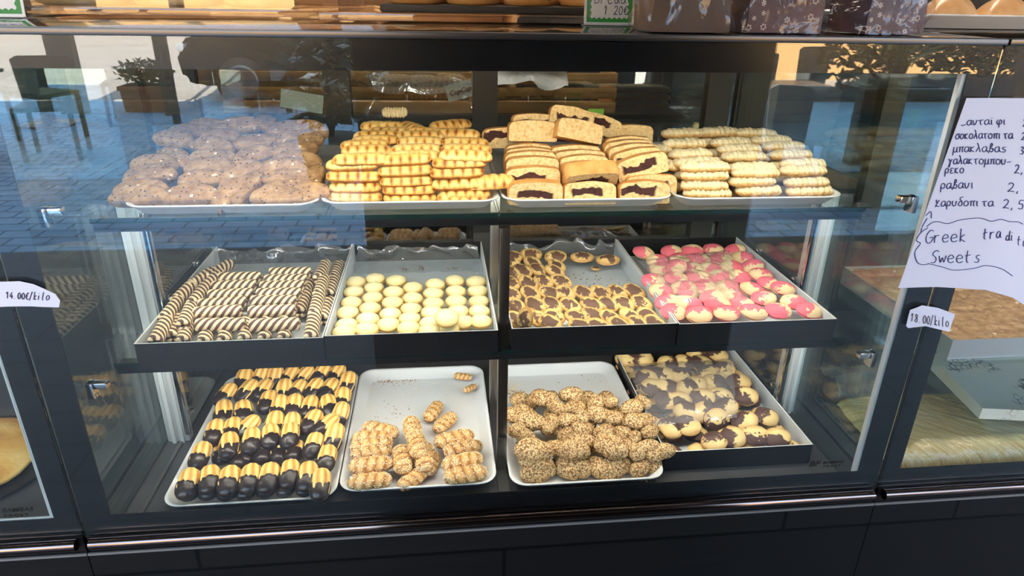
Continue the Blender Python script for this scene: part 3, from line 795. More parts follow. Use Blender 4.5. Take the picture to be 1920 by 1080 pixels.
# ------------------------------------------------------------------ top shelf heaps
ca = Crop(200, 190, 4.8)
PN = [(.178, 1.088), (.27, 1.126), (.42, 1.156), (.62, 1.185)]
nut_rows = [
 [(90,890,520,880),(560,862,985,852),(1030,920,1170,750),(1160,895,1370,655),(1340,905,1730,905),(1740,880,1880,850)],
 [(95,790,530,780),(1400,790,1830,825),(1450,690,1850,720),(1845,800,1900,640)],
 [(160,680,610,640),(630,710,1085,700),(1150,700,1290,620),(1420,620,1780,610)],
 [(220,560,640,560),(420,400,790,590),(790,600,1080,600),(1390,600,1780,560),(1560,520,1880,540)],
 [(800,510,1100,510),(760,380,1150,440),(1100,570,1540,430),(1500,460,1870,400)],
 [(440,310,760,350),(900,310,1150,330),(1180,390,1500,350),(1600,340,1860,330)],
 [(600,270,900,280),(780,215,1050,235),(1070,230,1330,200),(1350,125,1510,265),(1550,260,1720,230),(1730,240,1880,260)]]
lay_long('nut', ca, nut_rows, PN, 'brown nut biscuit', 'nut biscuits heaped on the top shelf', sink=.004, rowword='tier', minz=1.0955, scale=(.90, 1.0), upmix=.5, leanback=.75)
cb = Crop(590, 190, 4.8)
PP = [(.188, 1.078), (.200, 1.170), (.62, 1.182)]
def col_namer(desc, names):
    return lambda r, i, n: f'{desc} in the {names[r]} column, {ORD[i+1]} up from the tray rim'
def lay_cols(kind, crop, cols, prof, desc, group, names, under=0, **kw):
    for r, c_ in enumerate(cols):
        for i, q in enumerate(c_):
            lay_long(kind, crop, [[q]], prof, desc, group, namer=lambda *_: f'{desc} in the {names[r]} column, {ORD[i+1]} up from the tray rim', **kw)
            if under and i >= 4:
                for lv in range(1, under+1):
                    pf = [(y, z-.0235*lv) for y, z in prof]
                    a, na = onP(*crop(q[0], q[1]), prof); b, nb = onP(*crop(q[2], q[3]), prof); c = (a+b)/2-(na+nb)*.5*kw.get('sink', .01)
                    put(kind, (c.x+RD.uniform(-.004, .004), c.y+RD.uniform(-.006, .004), max(1.085, c.z-.0245*lv)), (b-a).normalized(), (0, 0, 1), 1.0, f"{desc} {'right' if lv == 1 else 'two layers'} beneath the {ORD[i+1]} one of the {names[r]} column", 'biscuit', group)
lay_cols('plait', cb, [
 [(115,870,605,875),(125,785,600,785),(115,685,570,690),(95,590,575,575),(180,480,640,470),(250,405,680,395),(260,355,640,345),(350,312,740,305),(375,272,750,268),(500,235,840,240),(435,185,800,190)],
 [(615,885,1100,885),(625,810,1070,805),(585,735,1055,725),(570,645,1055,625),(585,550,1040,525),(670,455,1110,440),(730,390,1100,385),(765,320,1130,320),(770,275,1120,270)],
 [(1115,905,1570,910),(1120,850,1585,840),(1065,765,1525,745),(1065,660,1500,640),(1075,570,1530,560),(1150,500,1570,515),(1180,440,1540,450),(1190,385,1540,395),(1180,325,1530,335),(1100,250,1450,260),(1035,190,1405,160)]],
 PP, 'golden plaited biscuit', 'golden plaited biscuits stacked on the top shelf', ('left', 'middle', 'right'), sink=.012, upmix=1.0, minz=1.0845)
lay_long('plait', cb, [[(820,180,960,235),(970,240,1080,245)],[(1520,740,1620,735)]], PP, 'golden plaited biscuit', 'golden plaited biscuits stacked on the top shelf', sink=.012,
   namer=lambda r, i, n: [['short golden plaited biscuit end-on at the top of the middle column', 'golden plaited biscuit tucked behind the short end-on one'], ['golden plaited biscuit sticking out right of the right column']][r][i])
a_, _ = onP(*cb(720, 105), PP); put('palebar', onY(*cb(720, 100), .60), (1, 0, 0), (0, -.9, .4), .62, 'pale ridged biscuit standing upright behind the golden plaited stacks', 'biscuit')
cc = Crop(920, 190, 4.8)
PM = [(.182, 1.078), (.196, 1.132), (.30, 1.165), (.62, 1.185)]
SL = {'left': [(400,805,.188,1.0985,0,0),(382,0,.219,1.119,0,.06),(372,0,.251,1.131,0,.08),(352,0,.283,1.134,.02,.1),(340,0,.315,1.135,0,.1),(335,0,.347,1.136,0,.1)],
 'middle': [(885,840,.186,1.095,0,.25),(905,0,.196,1.131,.06,-.9),(870,0,.226,1.125,0,.1),(830,0,.258,1.131,.03,.12),(790,0,.292,1.134,0,.12),(750,0,.326,1.137,0,.12)],
 'right': [(1370,805,.189,1.0955,0,.12),(1440,0,.222,1.100,.03,.1),(1350,0,.232,1.137,.24,.12),(1300,0,.266,1.142,.16,.12),(1250,0,.300,1.144,.10,.12),(1215,0,.334,1.145,.06,.12),(1205,0,.368,1.146,.03,.12)]}
for cn, items in SL.items():
    for i, (cx, _, yy, zz, rot, lean) in enumerate(items):
        xx = onY(*cc(cx, 600), yy).x if i else onY(*cc(cx, 805), yy).x
        put('slice', (xx, yy, zz), (math.cos(rot), 0 if i else 0, math.sin(rot)), (0, lean, 1), RD.uniform(.98, 1.03), f'marble cake slice in the {cn} column, {ORD[i+1]} from the front', 'cake slice', 'marble cake slices stacked on the top shelf')
for q, yy, rot, lean, lab in (((375,270), .37, -.02, .15, 'marble cake slice on top of the left column showing its cut face'), ((400,205), .43, -.03, .1, 'marble cake slice behind the top slice of the left column'),
    ((785,275), .36, -.22, .35, 'tilted marble cake slice on top of the middle column'), ((720,150), .43, -.2, .2, 'marble cake slice at the very top behind the tilted one'), ((970,215), .46, -.3, .2, 'marble cake slice at the top right of the tilted one'),
    ((1250,300), .47, 0, .1, 'low marble cake slice behind the right column'), ((150,330), .40, .0, .1, 'marble cake slice half hidden behind the left column')):
    put('slice', onY(*cc(*q), yy), (math.cos(rot), .15*(lab[0] == 't'), math.sin(rot)), (0, lean, 1), 1.0, lab, 'cake slice', 'marble cake slices stacked on the top shelf')
cd = Crop(1230, 200, 5.02)
PA = [(.185, 1.078), (.205, 1.140), (.50, 1.166), (.64, 1.176)]
lay_cols('palebar', cd, [
 [(280,820,720,822),(240,750,705,750),(230,655,720,648),(235,580,720,570),(150,495,620,485),(90,425,560,400),(60,320,480,310),(70,220,430,215)],
 [(740,800,1230,790),(720,715,1130,700),(750,628,1160,630),(680,540,1140,535),(610,440,1050,430),(580,370,1000,360),(500,310,910,295),(440,210,730,205)],
 [(1270,805,1660,790),(1220,720,1660,710),(1170,610,1640,605),(1170,510,1610,500),(1080,420,1470,410),(1010,345,1400,335),(920,290,1250,280),(790,215,1100,225)]],
 PA, 'pale almond bar', 'pale almond bars stacked on the top shelf', ('left', 'middle', 'right'), under=2, sink=.011, upmix=1.0, minz=1.0845)
lay_long('palebar', cd, [[(-120,340,60,330),(-60,430,100,470)]], PA, '', 'pale almond bars stacked on the top shelf', sink=.02,
   namer=lambda r, i, n: ['pale almond bar half hidden behind the marble cake slices', 'pale almond bar sticking out left beside the marble cake'][i])

# ------------------------------------------------------------------ middle shelf boxes
ce = Crop(240, 440, 4.5)
F1 = [(.1, .838), (.6, .838)]; F2 = [(.1, .856), (.6, .856)]; FH = [(.1, .850), (.35, .853), (.6, .853)]
RG = 'striped wafer rolls in the box'
def rollset(col_, prof, phrase, sink=.004, minz=.815):
    for i, q in enumerate(col_):
        lay_long('roll', ce, [[q]], prof, '', RG, sink=sink, minz=minz, scale=(.97, 1.03), namer=lambda *_: f'striped wafer roll, {ORD[i+1]} {phrase}')
rollset([(570,745,990,740),(530,650,980,625),(590,580,1000,550),(670,500,1060,482),(700,425,1090,412),(755,352,1130,345)], F2, 'from the front in the left crosswise stack')
rollset([(1025,750,1445,735),(995,640,1430,620),(1020,550,1440,545),(1075,488,1470,480),(1100,428,1500,415),(1145,370,1520,365),(1190,310,1550,305)], F2, 'from the front in the right crosswise stack')
rollset([(470,860,500,745),(650,865,675,755),(815,855,835,745),(985,845,1000,735),(1155,840,1160,730),(1320,835,1320,725)], F1, 'from the left in the front row pointing outwards')
rollset([(235,870,320,720),(310,690,420,545),(430,520,530,420),(560,400,660,330)], FH, 'from the front along the left box wall')
rollset([(460,755,530,590),(560,550,640,440),(660,420,750,335),(720,320,800,270)], F2, 'from the front in the second lengthwise line from the left')
rollset([(380,830,440,700)], F1, 'beneath the left lengthwise line, end showing at front')
rollset([(1545,840,1570,690),(1575,650,1610,515),(1610,485,1650,370),(1620,335,1655,260)], FH, 'from the front in the lengthwise line right of stacks')
rollset([(1650,690,1690,560),(1700,490,1745,370),(1745,340,1775,255)], F1, 'from the front along the right box wall')
lay_long('roll', ce, [[(1455,600,1500,500),(1480,480,1530,400)]], F1, '', RG, minz=.815, namer=lambda r, i, n: ['striped wafer roll squeezed between the right stacks, nearer one', 'striped wafer roll squeezed between the right stacks, farther one'][i])
cf = Crop(600, 440, 4.5)
def lay_round(kind, crop, rows, z, desc, group, tilt=.3, yaw=0.0, jit=.15, rowword='row', scale=(.95, 1.05), prof=None, cat='biscuit', namer=None):
    """rows listed from the front; discs lean back by tilt"""
    nr = len(rows)
    for r, row in enumerate(rows):
        row = sorted(row, key=lambda q: q[0])
        for i, q in enumerate(row):
            if prof: c, _ = onP(*crop(q[0], q[1]), prof)
            else: c = onZ(*crop(q[0], q[1]), z)
            ty = tilt if len(q) < 4 or q[3] is None else q[3]
            yw = (yaw if len(q) < 3 or q[2] is None else q[2]) + RD.uniform(-jit, jit)
            up = Vector((RD.uniform(-jit, jit)*.5, -math.sin(ty), math.cos(ty)))
            x = Vector((math.cos(yw), math.sin(yw), 0)); x = (x-up*x.dot(up)).normalized()
            put(kind, c, x, up, RD.uniform(*scale), namer(r, i) if namer else where(desc, i+1, len(row), r+1, nr, rowword), cat, group)
pale_rows = [
 [(205,825),(395,802),(750,790),(1080,800),(930,815)],
 [(225,765),(575,762),(405,716),(755,713),(930,752),(1205,740),(1358,735)],
 [(235,660),(595,670),(425,625),(768,628),(945,660),(1165,650),(1345,648)],
 [(265,577),(612,577),(445,535),(782,540),(955,583),(1147,565),(1340,567)],
 [(285,485),(620,488),(455,450),(782,452),(955,498),(1145,480),(1330,478)],
 [(303,403),(642,392),(467,376),(973,422),(1140,392),(1318,400)]]
lay_round('pale', cf, pale_rows, .826, 'pale round sandwich biscuit', 'pale round biscuits in the box', tilt=.22, jit=.1, scale=(.98, 1.04))
put('pale', onZ(*cf(1070, 705), .851), (1, .1, 0), (.05, -.45, .9), 1.08, 'pale round sandwich biscuit lying loose on top of the others', 'biscuit', 'pale round biscuits in the box')
cg = Crop(930, 400, 3.858)
marb_rows = [
 [(390,790),(610,818),(735,818),(885,808),(1030,802),(1150,796)],
 [(145,770),(310,765),(420,745),(580,755),(700,740),(825,755),(970,745),(1095,740)],
 [(140,665),(285,660),(410,660),(535,665),(690,660),(810,655),(920,650),(1050,650)],
 [(110,580),(250,580),(385,575),(500,575),(630,575),(755,575),(880,570),(1000,565)],
 [(105,500),(235,505),(345,490),(470,490)],
 [(110,430),(190,415),(300,405),(425,420)],
 [(110,350),(265,355),(440,378)]]
lay_round('marb', cg, marb_rows, .832, 'chocolate marbled biscuit', 'chocolate marbled biscuits in the box', tilt=.45, yaw=-.75, jit=.2, scale=(.92, 1.02))
lay_round('marb', cg, [[(110,318,0,.5),(250,300,0,.5),(430,315,.2,.5),(622,318,0,.2),(808,338,-.1,.2)]], .838, 'chocolate marbled biscuit', 'chocolate marbled biscuits in the box', jit=.1, scale=(1.05, 1.12),
  namer=lambda r, i: f'large chocolate marbled biscuit, {ORD[i+1]} from the left against the back wall')
put('marb', onZ(*cg(210, 765), .850), (.3, -.3, 1), (-.75, -.6, .3), 1.05, 'chocolate marbled biscuit standing on edge at front left of its box', 'biscuit', 'chocolate marbled biscuits in the box')
put('marb', onZ(*cg(720, 398), .815), (1, 0, 0), (0, -.2, 1), .45, 'broken piece of marbled biscuit on the bare paper', 'biscuit', 'chocolate marbled biscuits in the box')
ch = Crop(1170, 430, 4.32)
pink_rows = [
 [(400,672),(610,692),(830,680),(1050,672),(1250,662),(1500,660)],
 [(350,590),(520,605),(760,615),(950,612),(1370,590)],
 [(520,500,1.2,.5),(720,560),(870,535),(1130,560)],
 [(300,500),(470,480),(650,470),(830,470),(1040,490),(1170,440),(1290,480)],
 [(240,420),(420,400),(590,395),(760,390),(930,385),(1110,370)],
 [(290,325),(550,320),(690,320),(870,310),(1040,300)],
 [(270,255),(455,245),(610,245),(785,240),(955,230)],
 [(160,190),(385,180),(550,175),(720,165),(900,170)]]
PK = [(.1, .840), (.3, .846), (.6, .838)]
lay_round('pink', ch, pink_rows, .836, 'pink and cream biscuit', 'pink and cream biscuits in the box', tilt=.35, yaw=.1, jit=.35, prof=PK, scale=(1.02, 1.12))
put('pink', onZ(*ch(420, 308), .856), (.7, -.7, .2), (-.4, -.6, .7), 1.0, 'bright pink biscuit lying tilted on top of the others at left', 'biscuit', 'pink and cream biscuits in the box')

# ------------------------------------------------------------------ bottom deck
ci = Crop(290, 660, 3.484)
PD = [(.05, .548), (.3, .556), (.55, .560)]
dip_rows = [
 [(235,770,190,930),(370,730,345,920),(500,740,465,930),(640,730,600,910),(765,730,720,900),(895,700,865,880),(1010,720,985,890),(1090,790,1075,920)],
 [(320,600,270,740),(490,530,480,680),(640,510,620,640),(760,470,750,620),(890,480,870,600),(1060,540,1010,670),(1140,620,1100,760)],
 [(410,450,370,590),(520,440,490,570),(650,440,560,530),(790,420,765,520),(900,430,885,520),(1060,390,980,510),(1180,420,1050,520),(1180,510,1150,600)],
 [(455,330,440,450),(580,310,575,460),(760,260,710,380),(820,320,800,400),(920,300,890,400),(1030,300,980,410),(1130,300,1140,400),(1220,375,1195,440)],
 [(500,220,420,320),(640,200,560,290),(740,190,660,290),(850,210,830,290),(960,200,890,290),(1070,190,1000,280),(1170,190,1090,290),(1230,260,1210,350)],
 [(590,140,560,220),(700,130,670,190),(790,130,770,190),(900,120,850,190),(1000,120,940,180),(1110,100,1050,180),(1210,100,1150,180),(1270,160,1240,240)]]
lay_long('dip', ci, dip_rows, PD, 'chocolate dipped biscuit', 'chocolate dipped biscuits on the tray', sink=.004, scale=(1.0, 1.1), upmix=.9, dz=(.009, -.008))
under = [[(240,850,225,940),(370,830,350,945),(490,840,470,945),(620,830,590,940),(745,820,720,930),(870,810,850,925),(1000,810,980,920)],
 [(450,610,430,730),(600,610,580,740),(720,600,700,730),(830,600,800,720),(930,600,900,700),(560,650,540,750)]]
PU = [(.05, .524), (.55, .530)]
lay_long('dip', ci, under, PU, 'chocolate dipped biscuit', 'chocolate dipped biscuits on the tray', sink=.0, scale=(1.0, 1.06), namer=lambda r, i, n: f"chocolate dipped biscuit underneath the {'front' if r == 0 else 'second'} row, {ORD[i+1]} from the left")
cj = Crop(620, 660, 3.856)
SG = 'sesame rolls on the half empty tray'
def seslay(items, prof, phrase, sink=.004, scale=(.98, 1.06)):
    for i, q in enumerate(items):
        lay_long('sesame', cj, [[q]], prof, '', SG, cat='pastry', sink=sink, scale=scale, upmix=1, namer=lambda *_: f'sesame roll, {ORD[i+1]} {phrase}')
S1 = [(.05, .518), (.5, .518)]; S2 = [(.05, .536), (.5, .540)]; S3 = [(.05, .552), (.5, .552)]
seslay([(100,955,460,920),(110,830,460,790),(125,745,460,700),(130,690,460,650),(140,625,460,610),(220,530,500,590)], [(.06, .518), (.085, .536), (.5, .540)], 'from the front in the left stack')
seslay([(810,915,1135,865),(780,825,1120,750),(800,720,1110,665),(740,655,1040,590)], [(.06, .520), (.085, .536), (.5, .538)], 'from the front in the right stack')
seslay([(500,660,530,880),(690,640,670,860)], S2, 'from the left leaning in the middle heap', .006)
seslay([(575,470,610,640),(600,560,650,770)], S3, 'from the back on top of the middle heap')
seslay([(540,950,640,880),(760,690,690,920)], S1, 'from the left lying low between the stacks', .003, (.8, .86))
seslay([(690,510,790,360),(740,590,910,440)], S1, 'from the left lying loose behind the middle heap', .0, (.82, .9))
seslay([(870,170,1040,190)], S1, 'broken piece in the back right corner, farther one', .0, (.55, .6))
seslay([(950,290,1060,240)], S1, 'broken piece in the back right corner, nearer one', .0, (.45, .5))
ck = Crop(930, 660, 4.153)
lumps = [
 [(335,985,300),(560,1000,130),(690,990,150),(930,940,300),(1240,920,150),(1110,900,150)],
 [(320,880,290),(610,900,280),(300,790,320),(910,770,280),(1100,790,190),(1250,810,170),(1190,700,200)],
 [(610,790,280),(450,700,160),(290,690,250),(650,660,270),(900,680,290),(1330,720,150)],
 [(540,610,150),(670,565,170),(840,580,190),(985,590,150),(1090,630,120),(1200,580,150),(230,610,160)],
 [(280,500,260),(420,520,190),(560,490,160),(800,450,240),(920,470,160),(1100,500,240),(1190,490,140),(160,560,140),(660,470,140)],
 [(130,450,150),(190,460,150),(370,320,240),(480,390,180),(590,290,200),(620,390,180),(770,360,160),(890,340,140),(1060,390,200),(1150,350,130)]]
PL = [(.075, .512), (.09, .560), (.30, .585), (.42, .560)]
for r, row in enumerate(lumps):
    row = sorted(row)
    for i, (x, y, w) in enumerate(row):
        c, nn = onP(*ck(x, y), PL)
        wm = w/4.153/FPX*(c-CAM).dot(CF)
        var = 1 if wm > .062 else (0 if wm > .05 else (2 if wm > .038 else 4))
        base = {1: .084, 0: .066, 2: .052, 4: .042}[var]
        an = RD.uniform(-.35, .35) if w > 200 else RD.uniform(-1.3, 1.3)
        c = c-nn*.016; c.z = max(c.z, .513)
        put('lump', c, (math.cos(an), math.sin(an)*.7, math.sin(an)*.4), (RD.uniform(-.3, .3), -.25, 1), min(1.08, max(.82, wm/base*1.04)),
            where('sesame coated cluster', i+1, len(row), r+1, len(lumps), 'tier'), 'pastry', 'sesame clusters heaped on the tray', var=var)
for r in range(5):
    for i in range(4):
        put('lump', (.185+i*.074+RD.uniform(-.01, .01), .088+r*.060+RD.uniform(-.008, .008), .514 if r == 0 else .524+.006*min(r, 2)), (RD.uniform(.3, 1), RD.uniform(-1, 1), 0), (0, 0, 1), .92, where('low sesame cluster', i+1, 4, r+1, 5), 'pastry', 'sesame clusters heaped on the tray')
cl = Crop(1150, 640, 4.5)
choc_rows = [
 [(850,850,.4,.5),(1010,810),(1200,800),(1380,820)],
 [(480,735),(625,715),(870,660,.2,1.0),(1110,680),(1290,640)],
 [(615,590),(760,600,.5,.6),(950,560),(1110,460),(450,500)],
 [(560,500),(750,480),(900,470),(330,390)],
 [(440,390),(620,400),(690,370),(850,350),(1060,345)],
 [(290,310),(420,290),(570,290),(800,270),(930,250)],
 [(110,150),(240,145),(460,190),(600,180),(740,185),(710,120),(880,115)]]
PC = [(.1, .538), (.3, .544), (.55, .534)]
lay_round('choc', cl, choc_rows, .536, 'half chocolate sandwich biscuit', 'chocolate sandwich biscuits in the deck box', tilt=.45, yaw=.1, jit=.4, scale=(1.1, 1.2), prof=PC)
for r in range(7):
    for i in range(5):
        put('choc', (.503+i*.066+RD.uniform(-.006, .006)+(.012 if r % 2 else -.004)*(i < 4), .128+r*.062+RD.uniform(-.006, .006), .5145), (1, RD.uniform(-.5, .5), 0), (RD.uniform(-.15, .15), -.15, 1), 1.08, where('chocolate biscuit in bottom layer', i+1, 5, r+1, 7), 'biscuit', 'chocolate sandwich biscuits in the deck box')

# clear films lying over the pink and the chocolate biscuits
def film_over(name, corners, z, bump, seed, label):
    A, B_, C_, D = [onZ(*q, z) for q in corners]
    def fn(u, v):
        p = A.lerp(B_, u).lerp(D.lerp(C_, u), v)
        e = min(u, 1-u, v, 1-v)
        h = bump*(.5+.5*noise.noise(Vector((p.x*34, p.y*34, seed))))+.004*noise.noise(Vector((p.x*75, p.y*60, seed+5)))
        return p+Vector((0, 0, h-.010*max(0, .12-e)/.12))
    o = sheet(name, fn, 60, 50, G['film']); return tag(o, label, 'plastic film')
film_over('plastic_film', [cl(330, 700), cl(1050, 620), cl(1000, 130), cl(110, 175)], .568, .008, 4, 'clear crinkled plastic film over the chocolate sandwich biscuits')
film_over('plastic_film', [ch(420, 560), ch(960, 560), ch(860, 150), ch(110, 230)], .874, .008, 8, 'clear crinkled plastic film over the pink biscuits')
# crumbs
def crumbs(name, crop, spots, z, mats, label, seed):
    rd = random.Random(seed); vs, fs, mi = [], [], []
    for (x, y, rx, ry, n, m_) in spots:
        for _ in range(n):
            p = onZ(*crop(x+rd.gauss(0, rx), y+rd.gauss(0, ry)), z); s = rd.uniform(.0006, .0017)*(1.4 if m_ else 1)
            b = len(vs)
            for d in ((1, 0, 0), (0, 1, 0), (-1, 0, 0), (0, -1, 0), (0, 0, 1)): vs.append(p+Vector(d)*s*rd.uniform(.6, 1.3))
            for k in range(4): fs.append((b+k, b+(k+1) % 4, b+4)); mi.append(m_)
    o = mesh_obj(name, vs, fs, mats, None, False, mi=mi); return tag(o, label, 'crumbs', kind='stuff')
BRC = plain('brown_crumb', (150, 98, 52), .7)
crumbs('sesame_crumbs', cj, [(420,200,80,22,150,1),(540,190,40,20,70,1),(290,280,25,20,40,0),(700,160,60,8,60,0),(600,250,160,60,160,0),(280,400,15,30,40,0),(430,440,90,50,30,1),(960,370,40,25,30,0),(850,230,120,60,60,0)], DZ+.003, [F['seed'], BRC], 'loose sesame seeds and crumbs on the half empty white tray', 3)
crumbs('sesame_crumbs', ck, [(130,280,25,30,180,0),(150,320,40,15,60,1),(1150,990,50,12,120,0),(600,200,200,30,14,1)], DZ+.003, [F['seed'], BRC], 'loose sesame seeds on the tray around the sesame clusters', 5)
crumbs('biscuit_crumbs', cf, [(850,280,15,10,30,1),(720,295,25,12,20,1),(1120,285,30,10,20,1),(1300,340,40,14,16,0)], .8042, [F['seed'], BRC], 'biscuit crumbs on the bare paper behind the pale round biscuits', 6)
crumbs('biscuit_crumbs', cg, [(640,460,80,30,26,1),(850,520,90,14,40,1)], .8042, [F['seed'], BRC], 'biscuit crumbs on bare paper in the marbled biscuit box', 7)
# ------------------------------------------------------------------ hand-written notes
GL = {
 'α': [[(.78,.95),(.5,1),(.15,.8),(.05,.4),(.2,.05),(.5,.05),(.75,.45),(.8,.95),(.8,.3),(1.0,.05)]],
 'ν': [[(.05,1),(.1,.5),(.35,0),(.65,.4),(.75,1)]], 'τ': [[(.0,.9),(.8,1)],[(.4,.95),(.38,.3),(.55,0)]],
 'ι': [[(.2,1),(.2,.25),(.32,0)]], 'ϊ': [[(.2,1),(.2,.25),(.32,0)],[(.02,1.35),(.05,1.4)],[(.36,1.35),(.39,1.4)]],
 'φ': [[(.25,.95),(.05,.6),(.15,.15),(.5,.05),(.85,.3),(.8,.85),(.55,.9),(.45,.4),(.42,-.6)]],
 'σ': [[(.95,1),(.4,.98),(.06,.6),(.12,.1),(.5,0),(.8,.3),(.7,.8),(.45,.97)]], 'ο': [[(.45,1),(.1,.75),(.1,.2),(.45,0),(.8,.3),(.75,.8),(.45,1)]],
 'κ': [[(.1,1.0),(.1,0)],[(.65,1),(.12,.5),(.7,0)]], 'λ': [[(.1,1.6),(.3,1.5),(.75,0)],[(.42,.9),(.02,0)]],
 'π': [[(.0,.92),(.95,1)],[(.25,.95),(.2,0)],[(.7,.97),(.68,.2),(.8,0)]], 'μ': [[(.15,1),(.1,.2),(.0,-.6)],[(.1,.2),(.35,0),(.65,.2),(.72,1),(.72,.2),(.9,0)]],
 'β': [[(.02,-.2),(.3,.5),(.4,1.5),(.6,1.6),(.65,1.2),(.3,.75),(.7,.7),(.8,.3),(.55,0),(.3,.15)]], 'ς': [[(.8,.95),(.35,.9),(.35,.6),(.75,.4),(.6,.0),(.15,.05)]],
 'γ': [[(.02,.95),(.2,.9),(.42,.1),(.3,-.5),(.12,-.4),(.3,.1),(.75,1)]], 'υ': [[(.05,1),(.08,.3),(.3,0),(.65,.2),(.75,1)]],
 '-': [[(.1,.45),(.75,.5)]], '_': [[(.0,.05),(.5,.0),(.75,.2)]], 'ρ': [[(.1,-.6),(.1,.6),(.4,1),(.75,.75),(.65,.2),(.35,.05),(.12,.3)]],
 'ε': [[(.75,.9),(.35,1),(.1,.75),(.45,.52),(.1,.3),(.3,0),(.75,.1)]], 'Χ': [[(.1,1.3),(.15,.9),(.35,.6)],[(.65,1.25),(.02,.0),(.3,.1),(.75,.0)]],
 'δ': [[(.9,1.7),(.5,1.65),(.35,1.3),(.7,.9),(.75,.3),(.45,0),(.12,.3),(.3,.8),(.6,.9)]],
 'G': [[(.95,1.6),(.6,1.75),(.2,1.3),(.05,.6),(.25,.05),(.65,.05),(.95,.55),(.95,.75),(.5,.75)]], 'r': [[(.12,1),(.12,0)],[(.12,.6),(.35,.95),(.65,.95)]],
 'e': [[(.1,.5),(.75,.6),(.65,.95),(.35,1),(.08,.6),(.2,.1),(.5,0),(.8,.15)]], 'k': [[(.15,1.75),(.12,0)],[(.6,.95),(.14,.45),(.65,.0)]],
 't': [[(.3,1.6),(.22,.3),(.4,.0)],[(.0,.9),(.65,1.05)]], 'a': [[(.72,.9),(.4,1),(.1,.6),(.2,.1),(.5,.1),(.72,.9),(.75,.2),(.95,.05)]],
 'd': [[(.65,.8),(.35,.95),(.08,.55),(.2,.08),(.5,.1),(.7,.6),(.8,1.75),(.72,.6),(.85,0)]], 'i': [[(.2,.95),(.18,.2),(.32,0)],[(.22,1.35),(.25,1.42)]],
 'S': [[(1.0,1.5),(.7,1.7),(.3,1.45),(.25,1.1),(.6,.8),(.7,.4),(.45,.05),(.05,.1)]], 'w': [[(.02,.95),(.2,.05),(.45,.7),(.65,.05),(.9,.95)]],
 's': [[(.7,1.0),(.35,.9),(.35,.65),(.65,.4),(.5,.05),(.1,.08)]], 'n': [[(.1,1),(.1,0)],[(.1,.6),(.35,.97),(.6,.8),(.65,.0)]], 'l': [[(.2,1.7),(.18,.15),(.35,0)]],
 'o': [[(.45,1),(.1,.75),(.1,.2),(.45,0),(.8,.3),(.75,.8),(.45,1)]], 'c': [[(.75,.9),(.4,1),(.08,.55),(.3,.02),(.75,.12)]], 'h': [[(.15,1.7),(.12,0)],[(.13,.6),(.4,.95),(.62,.7),(.65,0)]],
 'B': [[(.15,1.6),(.12,0)],[(.1,1.6),(.6,1.5),(.6,1.0),(.15,.85),(.7,.7),(.7,.15),(.1,.0)]], 'g': [[(.7,.9),(.35,1),(.1,.6),(.3,.15),(.65,.4),(.72,.9),(.65,-.4),(.2,-.5)]],
 '0': [[(.4,1.5),(.1,1.1),(.1,.4),(.4,0),(.72,.4),(.7,1.1),(.4,1.5)]], '1': [[(.1,1.1),(.4,1.5),(.38,0)]], '2': [[(.1,1.2),(.4,1.5),(.7,1.2),(.5,.6),(.05,.0),(.3,.1),(.8,.0)]],
 '3': [[(.1,1.4),(.5,1.5),(.65,1.15),(.3,.8),(.7,.55),(.55,.05),(.05,.05)]], '4': [[(.55,1.5),(.05,.5),(.8,.5)],[(.55,.9),(.5,0)]], '5': [[(.75,1.5),(.25,1.45),(.15,.85),(.55,.9),(.7,.4),(.45,0),(.05,.1)]],
 '8': [[(.6,1.3),(.35,1.5),(.15,1.2),(.6,.6),(.65,.15),(.35,0),(.1,.3),(.6,1.0),(.6,1.3)]], '.': [[(.15,.0),(.2,.06)]], ',': [[(.2,.1),(.2,-.1),(.08,-.3)]], '/': [[(.0,-.2),(.55,1.8)]],
 '€': [[(.8,1.3),(.5,1.5),(.2,1.0),(.2,.4),(.5,0),(.8,.15)],[(.0,.9),(.6,.95)],[(.0,.6),(.55,.62)]], ' ': []}
INKB = plain('blue_ballpoint_ink', (48, 48, 110), .5); INKN = plain('navy_marker_ink', (30, 52, 110), .5)
def smooth(pts, m=4):
    if len(pts) < 3: return pts
    out = []
    for i in range(len(pts)-1):
        p0, p1, p2, p3 = pts[max(i-1, 0)], pts[i], pts[i+1], pts[min(i+2, len(pts)-1)]
        for k in range(m):
            t = k/m
            out.append(tuple(.5*((2*p1[j])+(-p0[j]+p2[j])*t+(2*p0[j]-5*p1[j]+4*p2[j]-p3[j])*t*t+(-p0[j]+3*p1[j]-3*p2[j]+p3[j])*t**3) for j in range(len(p1))))
    out.append(pts[-1]); return out
def writing(bm, s, p0, p1, hx, r, to3d, slant=.12):
    """one line of handwriting from p0 to p1 (pixels), x-height hx pixels; to3d turns a pixel into a point on the sheet"""
    tot = sum(1.05 if c != ' ' else .7 for c in s); dx, dy = (p1[0]-p0[0])/tot, (p1[1]-p0[1])/tot; u = 0
    for c in s:
        for st in GL.get(c, []):
            pts = [to3d(p0[0]+dx*(u+x)+slant*hx*y*.6, p0[1]+dy*(u+x)-hx*y) for x, y in smooth(st)]
            add_tube(bm, pts, r, 5)
        u += 1.05 if c != ' ' else .7
PAPERW = plain('white_note_paper', (226, 224, 236), .8)
